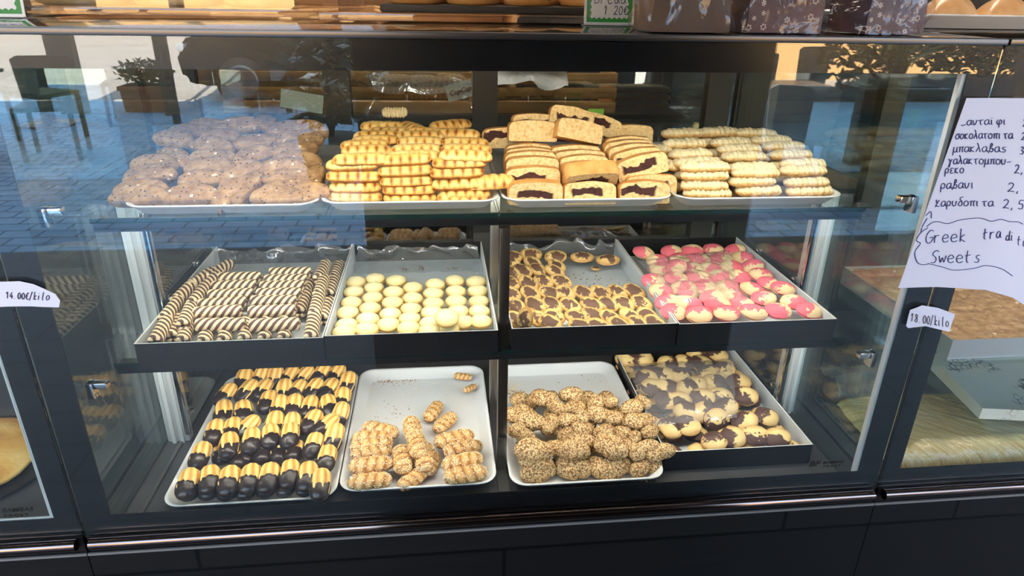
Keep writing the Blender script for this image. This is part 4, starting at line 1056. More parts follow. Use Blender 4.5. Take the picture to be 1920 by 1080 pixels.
def paper(name, outline, y, curl, label, cat):
    """sheet of paper stuck on the front glass; outline in pixels, clockwise from top left"""
    pts = [onY(*q, y) for q in outline]; c = sum(pts, Vector())/len(pts)
    bm = bmesh.new(); fs = bm.faces.new([bm.verts.new(p) for p in pts])
    bmesh.ops.triangulate(bm, faces=[fs]); 
    bmesh.ops.subdivide_edges(bm, edges=bm.edges, cuts=5, use_grid_fill=True)
    for v in bm.verts: v.co.y += curl(v.co)
    r = bmesh.ops.extrude_face_region(bm, geom=bm.faces[:])
    for v in r['geom']:
        if isinstance(v, bmesh.types.BMVert): v.co.y += .0003
    o = bm_obj(name, bm, PAPERW, None, True, .5); return tag(o, label, cat)
n1 = Crop(1660, 170, 6.75); n2 = Crop(1660, 330, 6.354); n3 = Crop(1280, 360, 3.0)
curl_big = lambda p: -.012*max(0, (p.x-.96)/.12)*max(0, (1.02-p.z)/.1) - .002*math.sin(p.x*40)
note = paper('note_paper', [(1812,184),(1990,184),(1985,420),(1960,600),(1895,556),(1845,542),(1760,539),(1683,539),(1740,390),(1775,290)], -.012, curl_big, 'large white handwritten price note stuck on the glass at right', 'note')
def on_note(px, py):
    p = onY(px, py, -.012); p.y += curl_big(p)-.0008; return p
bm = bmesh.new(); R0 = .00075
for s, a, b, cr, h in (('_ανταϊφι', (955,440), (1560,425), n1, 62), ('σοκολατοπιτα', (880,612), (1610,605), n1, 66), ('μπακλαβας', (850,778), (1530,775), n1, 66), ('γαλακτομπου-', (790,930), (1590,930), n1, 66), ('ρεκο', (745,1045), (1010,1045), n1, 66),
    ('ραβανι', (650,152), (1095,148), n2, 66), ('Χαρυδοπιτα', (590,362), (1285,358), n2, 62), ('Greek', (470,800), (985,780), n2, 88), ('tra', (1150,750), (1380,730), n2, 78), ('di', (1425,768), (1550,768), n2, 66), ('ti', (1570,820), (1700,850), n2, 66), ('Sweets', (540,1040), (1140,1025), n2, 88),
    ('2,5', (1440,178), (1750,200), n2, 70), ('2,50', (1385,375), (1760,405), n2, 70), ('2,', (1615,1040), (1780,1040), n1, 72), ('3', (1690,800), (1750,800), n1, 62), ('2', (1705,620), (1770,620), n1, 62), ('2', (1725,450), (1780,450), n1, 62)):
    k = cr.o[2]; writing(bm, s, cr(*a), cr(*b), h/k, R0, on_note)
for cr, st in ((n2, [(485,600),(560,550),(640,545),(750,570),(900,525),(1120,498),(1250,535),(1360,510),(1470,540),(1580,545),(1640,575)]), (n2, [(500,615),(420,665),(370,730),(365,770),(410,800),(350,880),(345,950),(380,1030),(440,1055),(510,1050)]),
    (n3, [(1380,402),(1460,422),(1530,440),(1640,425),(1700,410),(1790,430),(1850,470)]), (n2, [(415,680),(430,600),(490,500)]), (n2, [(470,470),(535,420),(540,500)])):
    add_tube(bm, [on_note(*cr(*q)) for q in smooth(st)], R0*.9, 5)
bm_obj('handwriting', bm, INKB, note)
def small_label(outline, text, a, b, h, label, y=-.0085):
    fl = lambda p: -.0015*math.sin((p.x+p.z)*60)
    o = paper('price_label', outline, y, fl, label, 'price label'); o['group'] = 'paper price labels on the glass'
    bm = bmesh.new()
    def f(px, py):
        p = onY(px, py, y); p.y += fl(p)-.0007; return p
    writing(bm, text, a, b, h, .0006, f); bm_obj('handwriting', bm, plain('dark_pen_ink', (36, 34, 60), .5), o)
small_label([(-30,528),(36,527),(62,533),(80,541),(103,552),(112,564),(111,576),(60,574),(-30,577)], '14.00€/kilo', (11,559), (94,562), 8, 'torn white price label reading 14.00 a kilo at left edge')
small_label([(1706,581),(1728,572),(1760,578),(1792,590),(1780,622),(1735,611),(1704,616),(1700,612)], '18.00/kilo', (1707,602), (1780,613), 10, 'torn white price label reading 18.00 a kilo on right frame')
GREEN = plain('green_card_print', (38, 140, 52), .5); CARDW = plain('white_card', (232, 232, 228), .5)
def price_card(x0, x1, y, ztop, lines, label, ink):
    w = x1-x0; z0 = 1.3965
    r = empty('price_card', ((x0+x1)/2, y, z0)); tag(r, label, 'price card', 'green edged price cards'); r.rotation_euler.x = -.12
    box('card', -w/2, w/2, 0, .0015, 0, ztop, CARDW, r)
    bm = bmesh.new(); b = w*.045; t = w*.10; n = 9
    xs = [-w/2+b+(w-2*b)*i/60 for i in range(61)]
    def sc(u): return .0035*abs(math.sin(u*PI*n))
    for side in range(4):
        L = (w-2*b) if side < 2 else (ztop-2*b)
        for i in range(40):
            u0, u1 = i/40, (i+1)/40; d0, d1 = t*.62+sc(u0), t*.62+sc(u1)
            if side == 0: q = [(-w/2+b+u0*L, b), (-w/2+b+u1*L, b), (-w/2+b+u1*L, b+d1-b*.2), (-w/2+b+u0*L, b+d0-b*.2)]
            elif side == 1: q = [(-w/2+b+u0*L, ztop-b), (-w/2+b+u1*L, ztop-b), (-w/2+b+u1*L, ztop-b-d1), (-w/2+b+u0*L, ztop-b-d0)]
            elif side == 2: q = [(-w/2+b, b+u0*L), (-w/2+b, b+u1*L), (-w/2+b+d1, b+u1*L), (-w/2+b+d0, b+u0*L)]
            else: q = [(w/2-b, b+u0*L), (w/2-b, b+u1*L), (w/2-b-d1, b+u1*L), (w/2-b-d0, b+u0*L)]
            bm.faces.new([bm.verts.new((x, -.0004-.00005*(side > 1), z)) for x, z in q])
    bm_obj('green_border', bm, GREEN, r)
    bm = bmesh.new()
    for s, xa, xb, zb, h in lines:
        writing(bm, s, (-w/2+w*xa, -zb*ztop), (-w/2+w*xb, -zb*ztop), h, .0007, lambda px, py: Vector((px, -.001, -py)))
    bm_obj('handwriting', bm, ink, r)
    box('card_foot', -w/2-.004, w/2, -.006, .004, -.0015, 0, plain('clear_card_foot', (205, 205, 195), .3), r)
price_card(.277, .372, .27, .105, [('raisin', .14, .80, .56, .012), ('Bread', .18, .84, .35, .013), ('1.20€', .38, .88, .17, .010)], 'green edged price card reading raisin bread 1.20 euro', INKN)
price_card(-.802, -.701, .275, .105, [('choco', .15, .75, .62, .012), ('chocolate', .12, .86, .27, .013)], 'green edged price card cut off by the left picture edge', plain('bright_blue_ink', (30, 90, 170), .5))

# ------------------------------------------------------------------ on the countertop
ZC = 1.3952
WOOD = Mt('oiled_pine', Roughness=.5); _co = WOOD.coord(); _n = WOOD.noise(WOOD.vmath('MULTIPLY', _co, (2, 30, 30)), 2.5, 5, .6, .6)
WOOD.col(WOOD.ramp(_n, [(.3, (150, 104, 60)), (.55, (184, 136, 84)), (.75, (202, 158, 104))])); WOOD = WOOD.m
def m_bun():
    m = Mt('raisin_bun_crust', Roughness=.5); v = m.shift(); n = m.noise(v, 14, 4)
    c = m.ramp(n, [(.3, (196, 128, 62)), (.55, (226, 168, 96)), (.75, (238, 192, 128))])
    sp = m.voro(v, 26); c = m.mix(m.ramp(sp, [(.10, 1.0), (.14, 0.0)]), c, (56, 30, 20)); m.col(c); m.bump(n, .4, .003); return m.m
F['bun'] = m_bun()
def bun_mesh(name, rx, ry, h, mat, seed):
    o = dome(name, rx, ry, h*.72, mat, seed, False, h*.28, .05, 12, 36)
    vs = [tuple(v.co) for v in o.data.vertices]; fs = [tuple(p.vertices) for p in o.data.polygons if all(i < 1+12*36 for i in p.vertices)]
    b = 1+11*36; n0 = len(vs)
    for sc, z in ((1.0, h*.16), (.93, h*.05), (.8, 0), (0, 0)):
        for k in range(36): q = vs[b+k]; vs.append((q[0]*sc, q[1]*sc, z))
    prev = b
    for j in range(4):
        cur = n0+j*36
        for k in range(36): fs.append((prev+k, cur+k, cur+(k+1) % 36, prev+(k+1) % 36))
        prev = cur
    me = o.data; bpy.data.objects.remove(o); bpy.data.meshes.remove(me)
    return mesh_obj(name, vs, fs, mat, None, True)
def acrylic_case(x0, x1, y0, y1, label, h=.22):
    r = empty('acrylic_bread_box', ((x0+x1)/2, (y0+y1)/2, ZC)); tag(r, label, 'bread box', 'acrylic bread boxes on the counter')
    X, Y = (x1-x0)/2, (y1-y0)/2; A = G['acrylic']
    box('base_plate', -X, X, -Y, Y, .004, .016, A, r, .002)
    bm = bmesh.new()
    for a in ((-X+.03, X-.03, -Y+.03, -Y+.034), (-X+.03, X-.03, Y-.034, Y-.03), (-X+.03, -X+.034, -Y+.034, Y-.034), (X-.034, X-.03, -Y+.034, Y-.034)): add_box(bm, *a, .0165, h)
    bm_obj('acrylic_walls', bm, A, r)
    box('lid', -X+.025, X-.025, -Y+.025, Y-.025, h, h+.004, A, r)
    for sx in (-1, 1):
        for sy in (-1, 1): box('foot', sx*X*.86-.012, sx*X*.86+.012, sy*Y*.8-.012, sy*Y*.8+.012, 0, .004, A, r)
    return r
a2 = acrylic_case(-.20, .40, .235, .66, 'clear acrylic box holding raisin buns behind the raisin bread card')
a1 = acrylic_case(-.95, -.235, .34, .76, 'clear acrylic box with pale loaves at the left end of counter')
tag(box('serving_board', -.10, .36, .31, .61, ZC+.0168, ZC+.030, plain('dark_slate_board', (48, 42, 38), .5), None, .003), 'dark board under the raisin buns inside the acrylic box', 'board')
for i, (x, y) in enumerate([(-.035, .375), (.075, .37), (.185, .372), (.295, .38), (.02, .49), (.14, .49), (.26, .50)]):
    o = bun_mesh('raisin_bun', .0535, .052, .062, F['bun'], i); o.location = (x, y, ZC+.0303); o.rotation_euler.z = i*1.3
    tag(o, f'golden raisin bun on the dark board, {"front" if i < 4 else "back"} row {ORD[(i if i < 4 else i-4)+1]} from the left', 'bun', 'raisin buns in the acrylic box')
LOAF = Mt('pale_loaf_crust', Roughness=.7); LOAF.col(LOAF.ramp(LOAF.noise(LOAF.coord(), 20, 4), [(.3, (226, 190, 128)), (.7, (244, 222, 176))])); LOAF = LOAF.m
for i, (x, y, w) in enumerate([(-.70, .52, .10), (-.52, .52, .085), (-.355, .53, .075)]):
    o = bun_mesh('pale_loaf', w, .11, .08, LOAF, i+20); o.location = (x, y, ZC+.0168)
    tag(o, f'pale loaf inside the left acrylic box, {ORD[i+1]} from the left', 'loaf', 'pale loaves in the acrylic box')
def shelf_rack():
    r = empty('wooden_bread_rack', (-.55, 2.0, 0)); tag(r, 'wooden bread rack standing behind the left of the counter', 'rack')
    for z in (1.36, 1.70): box('shelf_board', -.85, .85, -.16, .16, z, z+.025, WOOD, r, .002)
    box('back_board', -.85, .85, .161, .175, .0, 2.0, WOOD, r)
    for x in (-.88, .855): box('side_board', x, x+.025, -.16, .175, 0, 2.0, WOOD, r, .002)
shelf_rack()
# wrapped paper bags
def m_floral():
    m = Mt('dark_floral_paper', Roughness=.45); co = m.coord()
    v = m.vmath('MULTIPLY', co, (1, .2, 1)); d = m.voro(v, 50.0, rnd=.6)
    pos = m.n('ShaderNodeTexVoronoi', {'Vector': v, 'Scale': 50.0, 'Randomness': .6}, out=2)
    rel = m.vmath('SUBTRACT', m.vmath('MULTIPLY', v, (50, 50, 50)), m.vmath('MULTIPLY', pos, (50, 50, 50)))
    sep = m.t.nodes.new('ShaderNodeSeparateXYZ'); m.t.links.new(rel, sep.inputs[0])
    an = m.math('ARCTAN2', sep.outputs['Z'], sep.outputs['X'])
    pet = m.math('ADD', d, m.math('MULTIPLY', m.math('SINE', m.math('MULTIPLY', an, 6.0)), .05))
    ring = m.ramp(pet, [(.14, 0.0), (.17, 1.0), (.21, 1.0), (.24, 0.0)])
    base = m.ramp(m.noise(co, 9, 2), [(.3, (58, 38, 44)), (.7, (104, 66, 66))])
    m.col(m.mix(ring, base, (214, 198, 182))); return m.m
FLOR = m_floral()
BRN = plain('dark_brown_paper', (84, 60, 38), .5)
def wrapped(x, y, w, d, h, mat, seed, label, tie=True, rz=0.0):
    r = empty('wrapped_parcel', (x, y, ZC), rz); tag(r, label, 'wrapped parcel', 'cellophane wrapped parcels on the counter')
    bm = bmesh.new(); add_box(bm, -w/2, w/2, -d/2, d/2, .002, h)
    bmesh.ops.subdivide_edges(bm, edges=bm.edges, cuts=7, use_grid_fill=True)
    for v in bm.verts:
        t = v.co.z/h; v.co.x *= 1-.18*t*t; v.co.y *= 1-.45*t*t
        v.co += crumple(v.co, .006, 22, seed)*min(1, t*3)
        if v.co.z < .002: v.co.z = .002
    bm_obj('paper_bag', bm, mat, r, True, .9)
    def fn(u, v):
        a = 2*PI*u; ex = 1+.10*(1-v); t = v
        X = (w/2*1.06+.008)*(abs(math.cos(a))**.5)*math.copysign(1, math.cos(a))*(1-.2*t*t); Y_ = (d/2*1.06+.008)*(abs(math.sin(a))**.5)*math.copysign(1, math.sin(a))*(1-.45*t*t)
        p = Vector((X, Y_, .001+v*(h+.02)))
        c = crumple(p, .014, 26, seed+3); c.z *= .3 if v > .05 else 0
        return p+c
    sheet('cellophane_wrap', fn, 64, 18, G['cello'], r)
wrapped(.395, .075, .125, .10, .16, BRN, 1, 'brown paper parcel in crinkled cellophane beside the floral one')
wrapped(.555, .085, .125, .085, .17, FLOR, 2, 'dark floral parcel in cellophane beside the brown one')
wrapped(.652, .21, .065, .065, .16, BRN, 5, 'narrow brown parcel squeezed between the two floral parcels')
wrapped(.745, .10, .12, .09, .18, FLOR, 4, 'dark floral parcel in cellophane next to the bun tray', rz=.2)
o = add_tray(.90, 1.62, .30, .66, ZC, 'white plastic tray of glazed buns on the right countertop', .028)
GLZ = Mt('glazed_bun_crust', Roughness=.25); GLZ.col(GLZ.ramp(GLZ.noise(GLZ.coord(), 16, 3), [(.3, (206, 150, 92)), (.7, (236, 200, 150))])); GLZ = GLZ.m
for i, (x, y) in enumerate([(.975, .40), (1.09, .39), (1.215, .385), (1.34, .39), (1.46, .40)]):
    o = bun_mesh('glazed_bun', .058, .055, .06, GLZ, i+40); o.location = (x, y, ZC+.004)
    tag(o, f'glazed round bun on the right counter tray, {ORD[i+1]} from the left', 'bun', 'glazed buns on the counter tray')
def fbun(u, v):
    x = .86+u*.70; y = .315+v*.20
    e = min(u*4, 1)*min((1-u)*4, 1)*min(1, v*5+.25)
    return Vector((x, y-.02*(1-e), ZC+.012+.062*e))+crumple((x, y, 0), .018, 22, 9)
tag(sheet('plastic_film', fbun, 60, 20, G['cello']), 'clear plastic film loosely covering the glazed buns', 'plastic film')

# ------------------------------------------------------------------ behind the case
def crate(x0, x1, z0, z1, y, label):
    r = empty('wooden_crate', ((x0+x1)/2, y, z0)); tag(r, label, 'crate', 'wooden crates behind the case')
    X = (x1-x0)/2; h = z1-z0; n = 3; g = .012; ph = (h-g*(n-1))/n
    for i in range(n): box('slat', -X, X, 0, .012, i*(ph+g), i*(ph+g)+ph, WOOD, r, .001)
    for sx in (-X, X-.012): box('crate_side', sx, sx+.012, .0125, .22, 0, h, WOOD, r)
    box('crate_floor', -X+.0125, X-.0125, .0125, .22, 0, .01, WOOD, r)
bm = bmesh.new()
c_ = empty('back_counter', (.2, 1.35, 0)); tag(c_, 'dark back counter standing behind the middle case', 'counter')
box('counter_body', -1.5, 1.5, -.06, .4, 0, 1.04, plain('dark_brown_laminate', (44, 38, 34), .5), c_); box('counter_slab', -1.52, 1.52, -.08, .42, 1.041, 1.066, plain('black_stone_slab', (26, 26, 28), .25), c_)
crate(-.70, .13, 1.067, 1.20, 1.30, 'wooden crate behind the plaited biscuits with a printed card on it')
crate(.19, .62, 1.067, 1.20, 1.30, 'wooden crate behind the marble cake slices')
def bag_fn(x0, x1, y, z0, z1, seed):
    def fn(u, v): 
        p = Vector((x0+(x1-x0)*u, y+.03*math.sin(PI*v), z0+(z1-z0)*v)); return p+crumple(p, .03, 14, seed)
    return fn
tag(sheet('plastic_bag', bag_fn(-.22, .10, 1.255, 1.14, 1.23, 2), 30, 10, G['film']), 'crumpled clear bag hanging over the printed-card crate', 'plastic bag')
tag(sheet('paper_bag', bag_fn(.20, .44, 1.262, 1.165, 1.25, 5), 30, 10, plain('pale_crumpled_paper', (206, 198, 196), .7)), 'pale crumpled paper on the crate behind the marble cake', 'paper')
cu_ = empty('printed_card', onY(862, 170, 1.24)); tag(cu_, 'small white card printed with two brown words leaning on crate', 'card')
cu_.rotation_euler = (0, -.28, 0)
box('card', -.045, .045, 0, .0015, -.027, .027, CARDW, cu_)
text_part('printed_lettering', 'CupCup', (-.036, -.0008, -.008), .022, plain('brown_print', (110, 34, 30), .5), cu_, .25, .0004)
st_ = box('sticker', -.055, .055, 0, .0008, -.024, .024, plain('frosted_grey_sticker', (150, 164, 160), .7)); st_.location = onY(566, 190, YB-.009); st_.rotation_euler = (0, .17, 0)
tag(st_, 'blank grey sticker stuck on the back door above the nut biscuits', 'sticker')
tg = empty('tag_holder', (.435, .70, 1.0705)); tag(tg, 'green price tag on a ring holder behind the marble cake', 'tag holder')
tube('stem', [(0, 0, 0), (0, 0, .07)], .0025, plain('clear_tag_stem', (190, 190, 185), .2), tg)
box('green_tag', -.045, -.003, -.001, .001, .055, .105, plain('lime_green_tag', (126, 190, 60), .5), tg)
bm = bmesh.new(); add_tube(bm, [(.016+.014*math.cos(a*PI/12), 0, .068+.014*math.sin(a*PI/12)) for a in range(25)], .0016, 6); bm_obj('ring', bm, STEEL, tg, True)

# ------------------------------------------------------------------ neighbour cases
def m_cake():
    m = Mt('nut_cake_top', Roughness=.75); v = m.coord(); n = m.noise(v, 50, 6, .7)
    c = m.ramp(n, [(.3, (136, 92, 52)), (.5, (182, 138, 90)), (.75, (214, 176, 128))]); nu = m.voro(v, 30); c = m.mix(m.ramp(nu, [(.10, 1.0), (.14, 0.0)]), c, (238, 218, 178)); m.col(c); m.bump(n, .8, .004); return m.m
GALV = plain('dull_metal_tray', (188, 192, 192), .4, .7)
def metal_tray(x0, x1, y0, y1, z, h, label, mat=GALV, rz=0.0):
    w, d = x1-x0, y1-y0; bm = bmesh.new(); X, Y = w/2, d/2
    add_box(bm, -X, X, -Y, Y, 0, .002)
    for a in ((-X, X, -Y, -Y+.002), (-X, X, Y-.002, Y), (-X, -X+.002, -Y+.002, Y-.002), (X-.002, X, -Y+.002, Y-.002)): add_box(bm, *a, .002, h)
    o = bm_obj('metal_tray', bm, mat); o.location = ((x0+x1)/2, (y0+y1)/2, z); o.rotation_euler.z = rz; return tag(o, label, 'metal tray')
rox, roy = rig.location.x, rig.location.y
sh = box('glass_shelf', 1.0-rox, 2.4-rox, .06-roy, .55-roy, .752, .760, G['shelf'], rig)
metal_tray(1.048, 1.62, .07, .48, .7605, .045, 'metal tray of nut cake on the right case shelf')
def cake_fn(u, v): 
    x, y = 1.054+u*.56, .076+v*.40; q = .004*noise.noise(Vector((x*30, y*30, 0)))+.003*noise.noise(Vector((x*80, y*80, 2)))
    cut = min(abs(((x-1.054)/.115) % 1-.5), abs(((y-.076)/.10) % 1-.5))
    return Vector((x, y, .801+q-(.006 if cut < .03 else 0)))
ck_ = sheet('nut_cake', cake_fn, 110, 80, m_cake()); tag(ck_, 'flat nut cake cut into squares in the metal tray', 'cake')
box('cake_side', 1.054, 1.614, .076, .476, .763, .797, m_cake(), ck_)
def m_stain():
    m = Mt('stained_pale_tray', Roughness=.4); v = m.coord(); n = m.noise(v, 9, 4)
    c = m.ramp(n, [(.35, (206, 208, 198)), (.62, (214, 208, 184)), (.75, (208, 180, 128))]); e = m.voro(v, 60, feature='DISTANCE_TO_EDGE')
    k = m.math('MULTIPLY', m.ramp(e, [(.05, 1.0), (.12, 0.0)]), m.ramp(m.noise(v, 7, 2), [(.52, 0.0), (.58, 1.0)])); m.col(m.mix(k, c, (96, 96, 90))); return m.m
sh2 = box('glass_shelf', 1.2-rox, 2.4-rox, .03-roy, .60-roy, .572, .580, G['shelf'], rig)
metal_tray(1.235, 1.70, .0, .42, .5815, .028, 'pale stained empty tray under the nut cake tray', m_stain(), -.17).location.y += .06
def m_fillo():
    m = Mt('baked_fillo_strips', Roughness=.3); v = m.coord(); vv = m.vmath('MULTIPLY', v, (1.0, 1.0, 1.0))
    rot = m.n('ShaderNodeVectorRotate', {'Vector': vv, 'Angle': .7}, rotation_type='Z_AXIS')
    n = m.noise(m.vmath('MULTIPLY', rot, (3, 60, 3)), 3.0, 5, .65); b = m.noise(v, 12, 3)
    c = m.ramp(n, [(.3, (176, 128, 66)), (.45, (226, 196, 132)), (.7, (240, 224, 176))]); c2 = m.mix(m.ramp(b, [(.5, 0.0), (.75, .55)]), c, (206, 164, 98)); m.col(c2); m.bump(n, 1.0, .006); return m.m
def fillo(u, v):
    x, y = .985+u*.50, .045+v*.26; e = min(u, 1-u, v, 1-v)
    return Vector((x+.02*(v-.5), y, DZ+.004+.045*min(1, e*6)**.5+.004*noise.noise(Vector((x*60+y*60, (x-y)*14, 0)))))
tag(sheet('fillo_pastry', fillo, 110, 60, m_fillo()), 'shredded pale fillo pastry on the right case deck', 'pastry')
tag(sheet('plastic_film', lambda u, v: fillo(u*.98+.01, v*.98+.01)+Vector((0, 0, .006))+crumple((u*3, v*2, 0), .006, 5, 3), 70, 40, G['cello']), 'clear film stretched over the fillo pastry', 'plastic film')
tag(sheet('plastic_film', lambda u, v: Vector((1.0+u*.45, .28+v*.16, DZ+.03+.02*math.sin(v*PI)))+crumple((u*3, v*2, 4), .02, 4, 8), 50, 24, G['film']), 'folded film lying behind the fillo pastry', 'plastic film')
def m_pie():
    m = Mt('golden_pie_crust', Roughness=.5); v = m.coord(); n = m.noise(v, 11, 5, .6, 1.0)
    m.col(m.ramp(n, [(.3, (184, 122, 48)), (.5, (226, 174, 92)), (.72, (240, 204, 130))])); m.bump(n, .8, .006); return m.m
PIE = m_pie()
for i, (x, y) in enumerate([(-1.035, .23), (-1.40, .25)]):
    o = bun_mesh('round_pie', .150, .150, .05, PIE, i+60); o.location = (x, y, DZ+.007)
    tag(o, ['round golden pie on the left case deck, cut by picture edge', 'round golden pie farther left on the left case deck'][i], 'pie', 'round pies in the left case')
    bm = bmesh.new(); bmesh.ops.create_cone(bm, cap_ends=True, segments=64, radius1=.165, radius2=.185, depth=.006)
    t_ = bm_obj('pie_tin', bm, plain('dark_pie_tin', (52, 48, 46), .4, .5), None, True, .6); t_.location = (x, y, DZ+.0035)
    tag(t_, ['dark round tin under the nearer round pie', 'dark round tin under the farther round pie'][i], 'tin', 'pie tins in the left case')
def added_fill_light(x, y):  # added glowing panel and lamp to brighten the back of the shop
    r = empty('added_fill_light', (x, y, 2.93)); tag(r, 'added fill light panel over the back counter' if x > 0 else 'added fill light panel over the bread rack', 'fill light')
    em = Mt('fill_light_glow'); em.set(em.b, 'Emission Color', (1, .93, .82, 1)); em.set(em.b, 'Emission Strength', 6.0)
    box('frame', -.62, .62, -.17, .17, .02, .07, WHITE, r, .002); box('glow_panel', -.6, .6, -.15, .15, .008, .0195, em.m, r)
    L = bpy.data.lights.new('fill_panel_light', 'AREA'); L.shape = 'RECTANGLE'; L.size = 1.2; L.size_y = .3; L.energy = 26; L.color = (1, .93, .82)
    o = bpy.data.objects.new('fill_panel_light', L); COL.objects.link(o); o.parent = r; o.location = (0, 0, .004)
added_fill_light(.7, 1.0); added_fill_light(-1.1, 1.2)
# ------------------------------------------------------------------ the terrace and street behind the viewer (seen as reflections)
def mir(px, py, z=0.0):
    p = onZ(px, py, z); return Vector((p.x, -p.y, z))
FRAME = plain('anthracite_post', (52, 52, 52), .5)
for x, y, w, lab in ((-4.40, -7.9, .30, 'wide dark terrace post beside the terracotta planter'), (-3.25, -7.75, .06, 'thin terrace post behind the terracotta planter'), (-2.98, -7.2, .05, 'thin terrace post between planter and black car'), (3.95, -3.25, .16, 'dark terrace post beside the tall black planter')):
    tag(box('terrace_post', x-w/2, x+w/2, y-.06, y+.06, 0, 3.0, FRAME), lab, 'post')
def leaves(name, c, rad, n, size, mat, parent, seed, drop=.0):
    rd = random.Random(seed); vs, fs = [], []
    for _ in range(n):
        d = Vector((rd.gauss(0, 1), rd.gauss(0, 1), rd.gauss(0, 1))).normalized()*rd.random()**.4
        p = Vector(c)+Vector((d.x*rad[0], d.y*rad[1], d.z*rad[2])); s = size*rd.uniform(.6, 1.3)
        u = Vector((rd.uniform(-1, 1), rd.uniform(-1, 1), rd.uniform(-.8, .5))).normalized(); w = u.cross(Vector((rd.uniform(-1, 1), rd.uniform(-1, 1), rd.uniform(-1, 1)))).normalized()
        nn = u.cross(w); b = len(vs)
        vs += [p-u*s, p+w*s*.35-nn*s*.08, p+u*s, p-w*s*.35-nn*s*.08, p+nn*s*.06]
        fs += [(b, b+1, b+4), (b+1, b+2, b+4), (b+2, b+3, b+4), (b+3, b, b+4)]
    return mesh_obj(name, vs, fs, mat, parent, False)
LEAF = Mt('dark_green_leaf', Roughness=.5); LEAF.col(LEAF.ramp(LEAF.noise(LEAF.coord(), 3, 2), [(.3, (30, 44, 26)), (.7, (62, 84, 40))])); LEAF = LEAF.m
TERR = plain('terracotta', (164, 92, 62), .8); SOIL = plain('dark_soil', (40, 32, 26), .9); BARK = plain('brown_bark', (74, 58, 44), .9)
def planter(name, x, y, w, d, h, mat, label, plant):
    r = empty(name, (x, y, 0)); tag(r, label, 'planter'); bm = bmesh.new()
    add_prism(bm, [(-w/2*.9, 0), (w/2*.9, 0), (w/2, h), (-w/2, h)], 'y', -d/2, d/2); bm_obj('pot', bm, mat, r)
    box('rim', -w/2-.02, w/2+.02, -d/2-.02, d/2+.02, h+.0005, h+.05, mat, r, .01); box('soil', -w/2+.03, w/2-.03, -d/2+.03, d/2-.03, h+.0505, h+.06, SOIL, r)
    plant(r, h+.06); return r
def shrub(r, z, rad=(.5, .3, .28), n=420, s=.07, seed=1):
    bm = bmesh.new(); add_tube(bm, [(0, 0, z), (.02, 0, z+rad[2])], .02, 6); bm_obj('stem', bm, BARK, r)
    leaves('foliage', (0, 0, z+rad[2]), rad, n, s, LEAF, r, seed)
planter('terracotta_planter', -3.62, -8.12, .50, .32, .26, TERR, 'terracotta planter with low shrub at the pavement edge', lambda r, z: shrub(r, z, (.36, .22, .15), 420, .05))
SPK = plain('bright_green_blade', (120, 150, 60), .5)
def spiky(r, z):
    vs, fs = [], []; rd = random.Random(5)
    for i in range(36):
        a = rd.uniform(0, 2*PI); L = rd.uniform(.35, .6); o_ = Vector((math.cos(a), math.sin(a), 0)); s = Vector((-o_.y, o_.x, 0))*.018; b = len(vs)
        for k in range(6):
            t = k/5; p = o_*(.03+.30*t*t)+Vector((0, 0, z+L*t-.12*t*t)); wv = s*(1-t*.9); vs += [p-wv, p+wv, p+Vector((0, 0, -.006))]
        for k in range(5):
            q = b+k*3; fs += [(q, q+3, q+5, q+2), (q+2, q+5, q+4, q+1), (q, q+1, q+4, q+3)]
    mesh_obj('blades', vs, fs, SPK, r, False)
    leaves('foliage', (-.25, 0, z+.2), (.35, .2, .25), 260, .06, LEAF, r, 9)
planter('black_planter', 3.32, -3.75, .62, .35, .82, plain('black_planter_shell', (26, 26, 28), .4), 'tall black planter with spiky green plant on the terrace', spiky)
planter('black_planter', 7.0, -7.4, 3.0, .4, .5, plain('charcoal_planter_shell', (34, 34, 36), .5), 'long charcoal planter with a leafy hedge behind the wicker chairs', lambda r, z: shrub(r, z, (1.7, .4, .6), 3000, .09, 4))
def tree(x, y, h, rad, n, s, label, seed):
    r = empty('potted_tree', (x, y, 0)); tag(r, label, 'tree'); bm = bmesh.new(); add_tube(bm, [(0, 0, .3), (.03, .02, h*.55), (0, 0, h)], [.04, .035, .02], 8); bm_obj('trunk', bm, BARK, r, True)
    bm = bmesh.new(); add_tube(bm, [(0, 0, 0), (0, 0, .35)], [.2, .26], 20); bm_obj('pot', bm, plain('dark_clay_pot', (60, 52, 48), .7), r, True, .8)
    leaves('foliage', (0, 0, h), rad, n, s, LEAF, r, seed); leaves('sun_sparkle_foliage', (.1, 0, h-.05), rad, n//3, s*.7, plain('sun_sparkle_leaf', (236, 236, 224), .4), r, seed+9)  # near-white leaf copy paints in the sparkle of sun on leaves
tq = onY(610, 150, 4.6)
tree(tq.x, -4.6, tq.z+.05, (.45, .35, .42), 520, .085, 'potted tree with narrow leaves before the black car', 3)
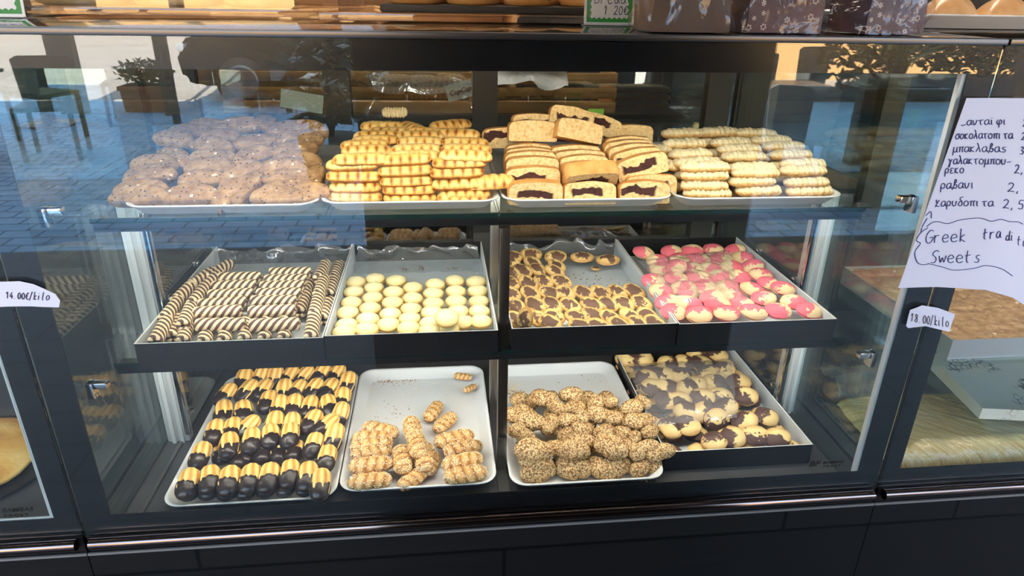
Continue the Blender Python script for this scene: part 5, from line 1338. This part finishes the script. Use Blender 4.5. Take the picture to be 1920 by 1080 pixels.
def car():
    r = empty('parked_car', (-1.15, -9.28, -.02)); tag(r, 'black car parked along the sunlit street', 'car')
    CP = plain('black_car_paint', (10, 11, 14), .3); GLS = plain('dark_car_glass', (20, 24, 28), .08); TY = plain('black_rubber', (18, 18, 18), .8)
    prof = [(-2.1, .35), (-2.15, .70), (-1.95, .92), (-1.0, 1.02), (-.35, 1.50), (1.35, 1.55), (1.95, 1.05), (2.1, .95), (2.1, .40), (1.9, .28), (-1.9, .28)]
    bm = bmesh.new(); add_prism(bm, prof, 'y', -.9, .9); bmesh.ops.bevel(bm, geom=bm.edges[:], offset=.07, segments=3, affect='EDGES'); bm_obj('body', bm, CP, r, True, .7)
    for s in (-1, 1):
        bm = bmesh.new(); add_prism(bm, [(-.85, 1.05), (-.3, 1.42), (1.25, 1.46), (1.65, 1.06)], 'y', s*.895, s*.906); bm_obj('side_window', bm, GLS, r)
        for x in (-1.35, 1.35):
            bm = bmesh.new(); bmesh.ops.create_cone(bm, cap_ends=True, segments=40, radius1=.34, radius2=.34, depth=.22, matrix=Matrix.Translation((x, s*.82, .34)) @ Matrix.Rotation(PI/2, 4, 'X')); bmesh.ops.bevel(bm, geom=[e for e in bm.edges if len(e.link_faces) == 2 and e.calc_face_angle(0) > 1], offset=.03, segments=2, affect='EDGES'); w = bm_obj('wheel', bm, TY, r, True, .6)
            bm = bmesh.new(); bmesh.ops.create_cone(bm, cap_ends=True, segments=24, radius1=.21, radius2=.19, depth=.02, matrix=Matrix.Translation((x, s*.94, .34)) @ Matrix.Rotation(-s*PI/2, 4, 'X')); bm_obj('hub_cap', bm, STEEL, w, True, .6)
        box('headlight', -2.13, -1.98, s*.72-.14, s*.72+.14, .70, .80, plain('clear_headlight', (190, 195, 200), .1), r, .02)
car()
WICK = tile_mat('brown_wicker', (104, 84, 70), (118, 98, 84), .03, .018, (50, 40, 34), .6, 'XZ', .004)
def chair(x, y, rz, mat, label, h=.86):
    r = empty('terrace_chair', (x, y, 0), rz); tag(r, label, 'chair', 'terrace chairs')
    box('seat', -.23, .23, -.23, .23, .43, .47, mat, r, .01); 
    bm = bmesh.new(); add_prism(bm, [(-.23, .475), (.23, .475), (.25, h-.03), (.2, h), (-.2, h), (-.25, h-.03)], 'y', .20, .235); bm_obj('backrest', bm, mat, r)
    for sx in (-.21, .21):
        for sy in (-.21, .21): box('leg', sx-.018, sx+.018, sy-.018, sy+.018, 0, .429, mat, r)
chair(4.55, -6.75, 2.8, WICK, 'brown wicker chair with tall back before the hedge planter', .92)
chair(3.80, -6.15, 2.2, WICK, 'brown wicker chair at the far side of the blue table', .88)
WCH = plain('sun_bright_chair', (240, 232, 214), .5)  # pale colour puts a patch of sun into these chairs
chair(2.75, -4.0, .3, WCH, 'chair coloured sun-bright, pushed under the dark table'); chair(2.15, -4.75, -1.3, WCH, 'chair coloured sun-bright at the near end of the dark table')
chair(-3.45, -5.5, 2.9, plain('black_chair', (26, 25, 25), .5), 'black chair at the left table'); chair(-3.9, -4.6, .4, plain('olive_chair', (120, 112, 84), .7), 'olive chair with its back to the pavement')
def table(x, y, s, c, label):
    r = empty('terrace_table', (x, y, 0)); tag(r, label, 'table'); box('table_top', -s/2, s/2, -s/2, s/2, .71, .74, c, r, .004); box('pedestal', -.04, .04, -.04, .04, .021, .7099, BLACKM, r); box('table_base', -.25, .25, -.25, .25, 0, .02, BLACKM, r, .004)
table(3.05, -4.75, .85, plain('dark_blue_table_top', (40, 52, 76), .25), 'dark blue topped table by the sun-bright coloured chairs'); table(-4.3, -5.4, .8, plain('dark_grey_table_top', (62, 62, 64), .4), 'grey topped table by the black chair')
for o in PROTO: bpy.data.objects.remove(o)
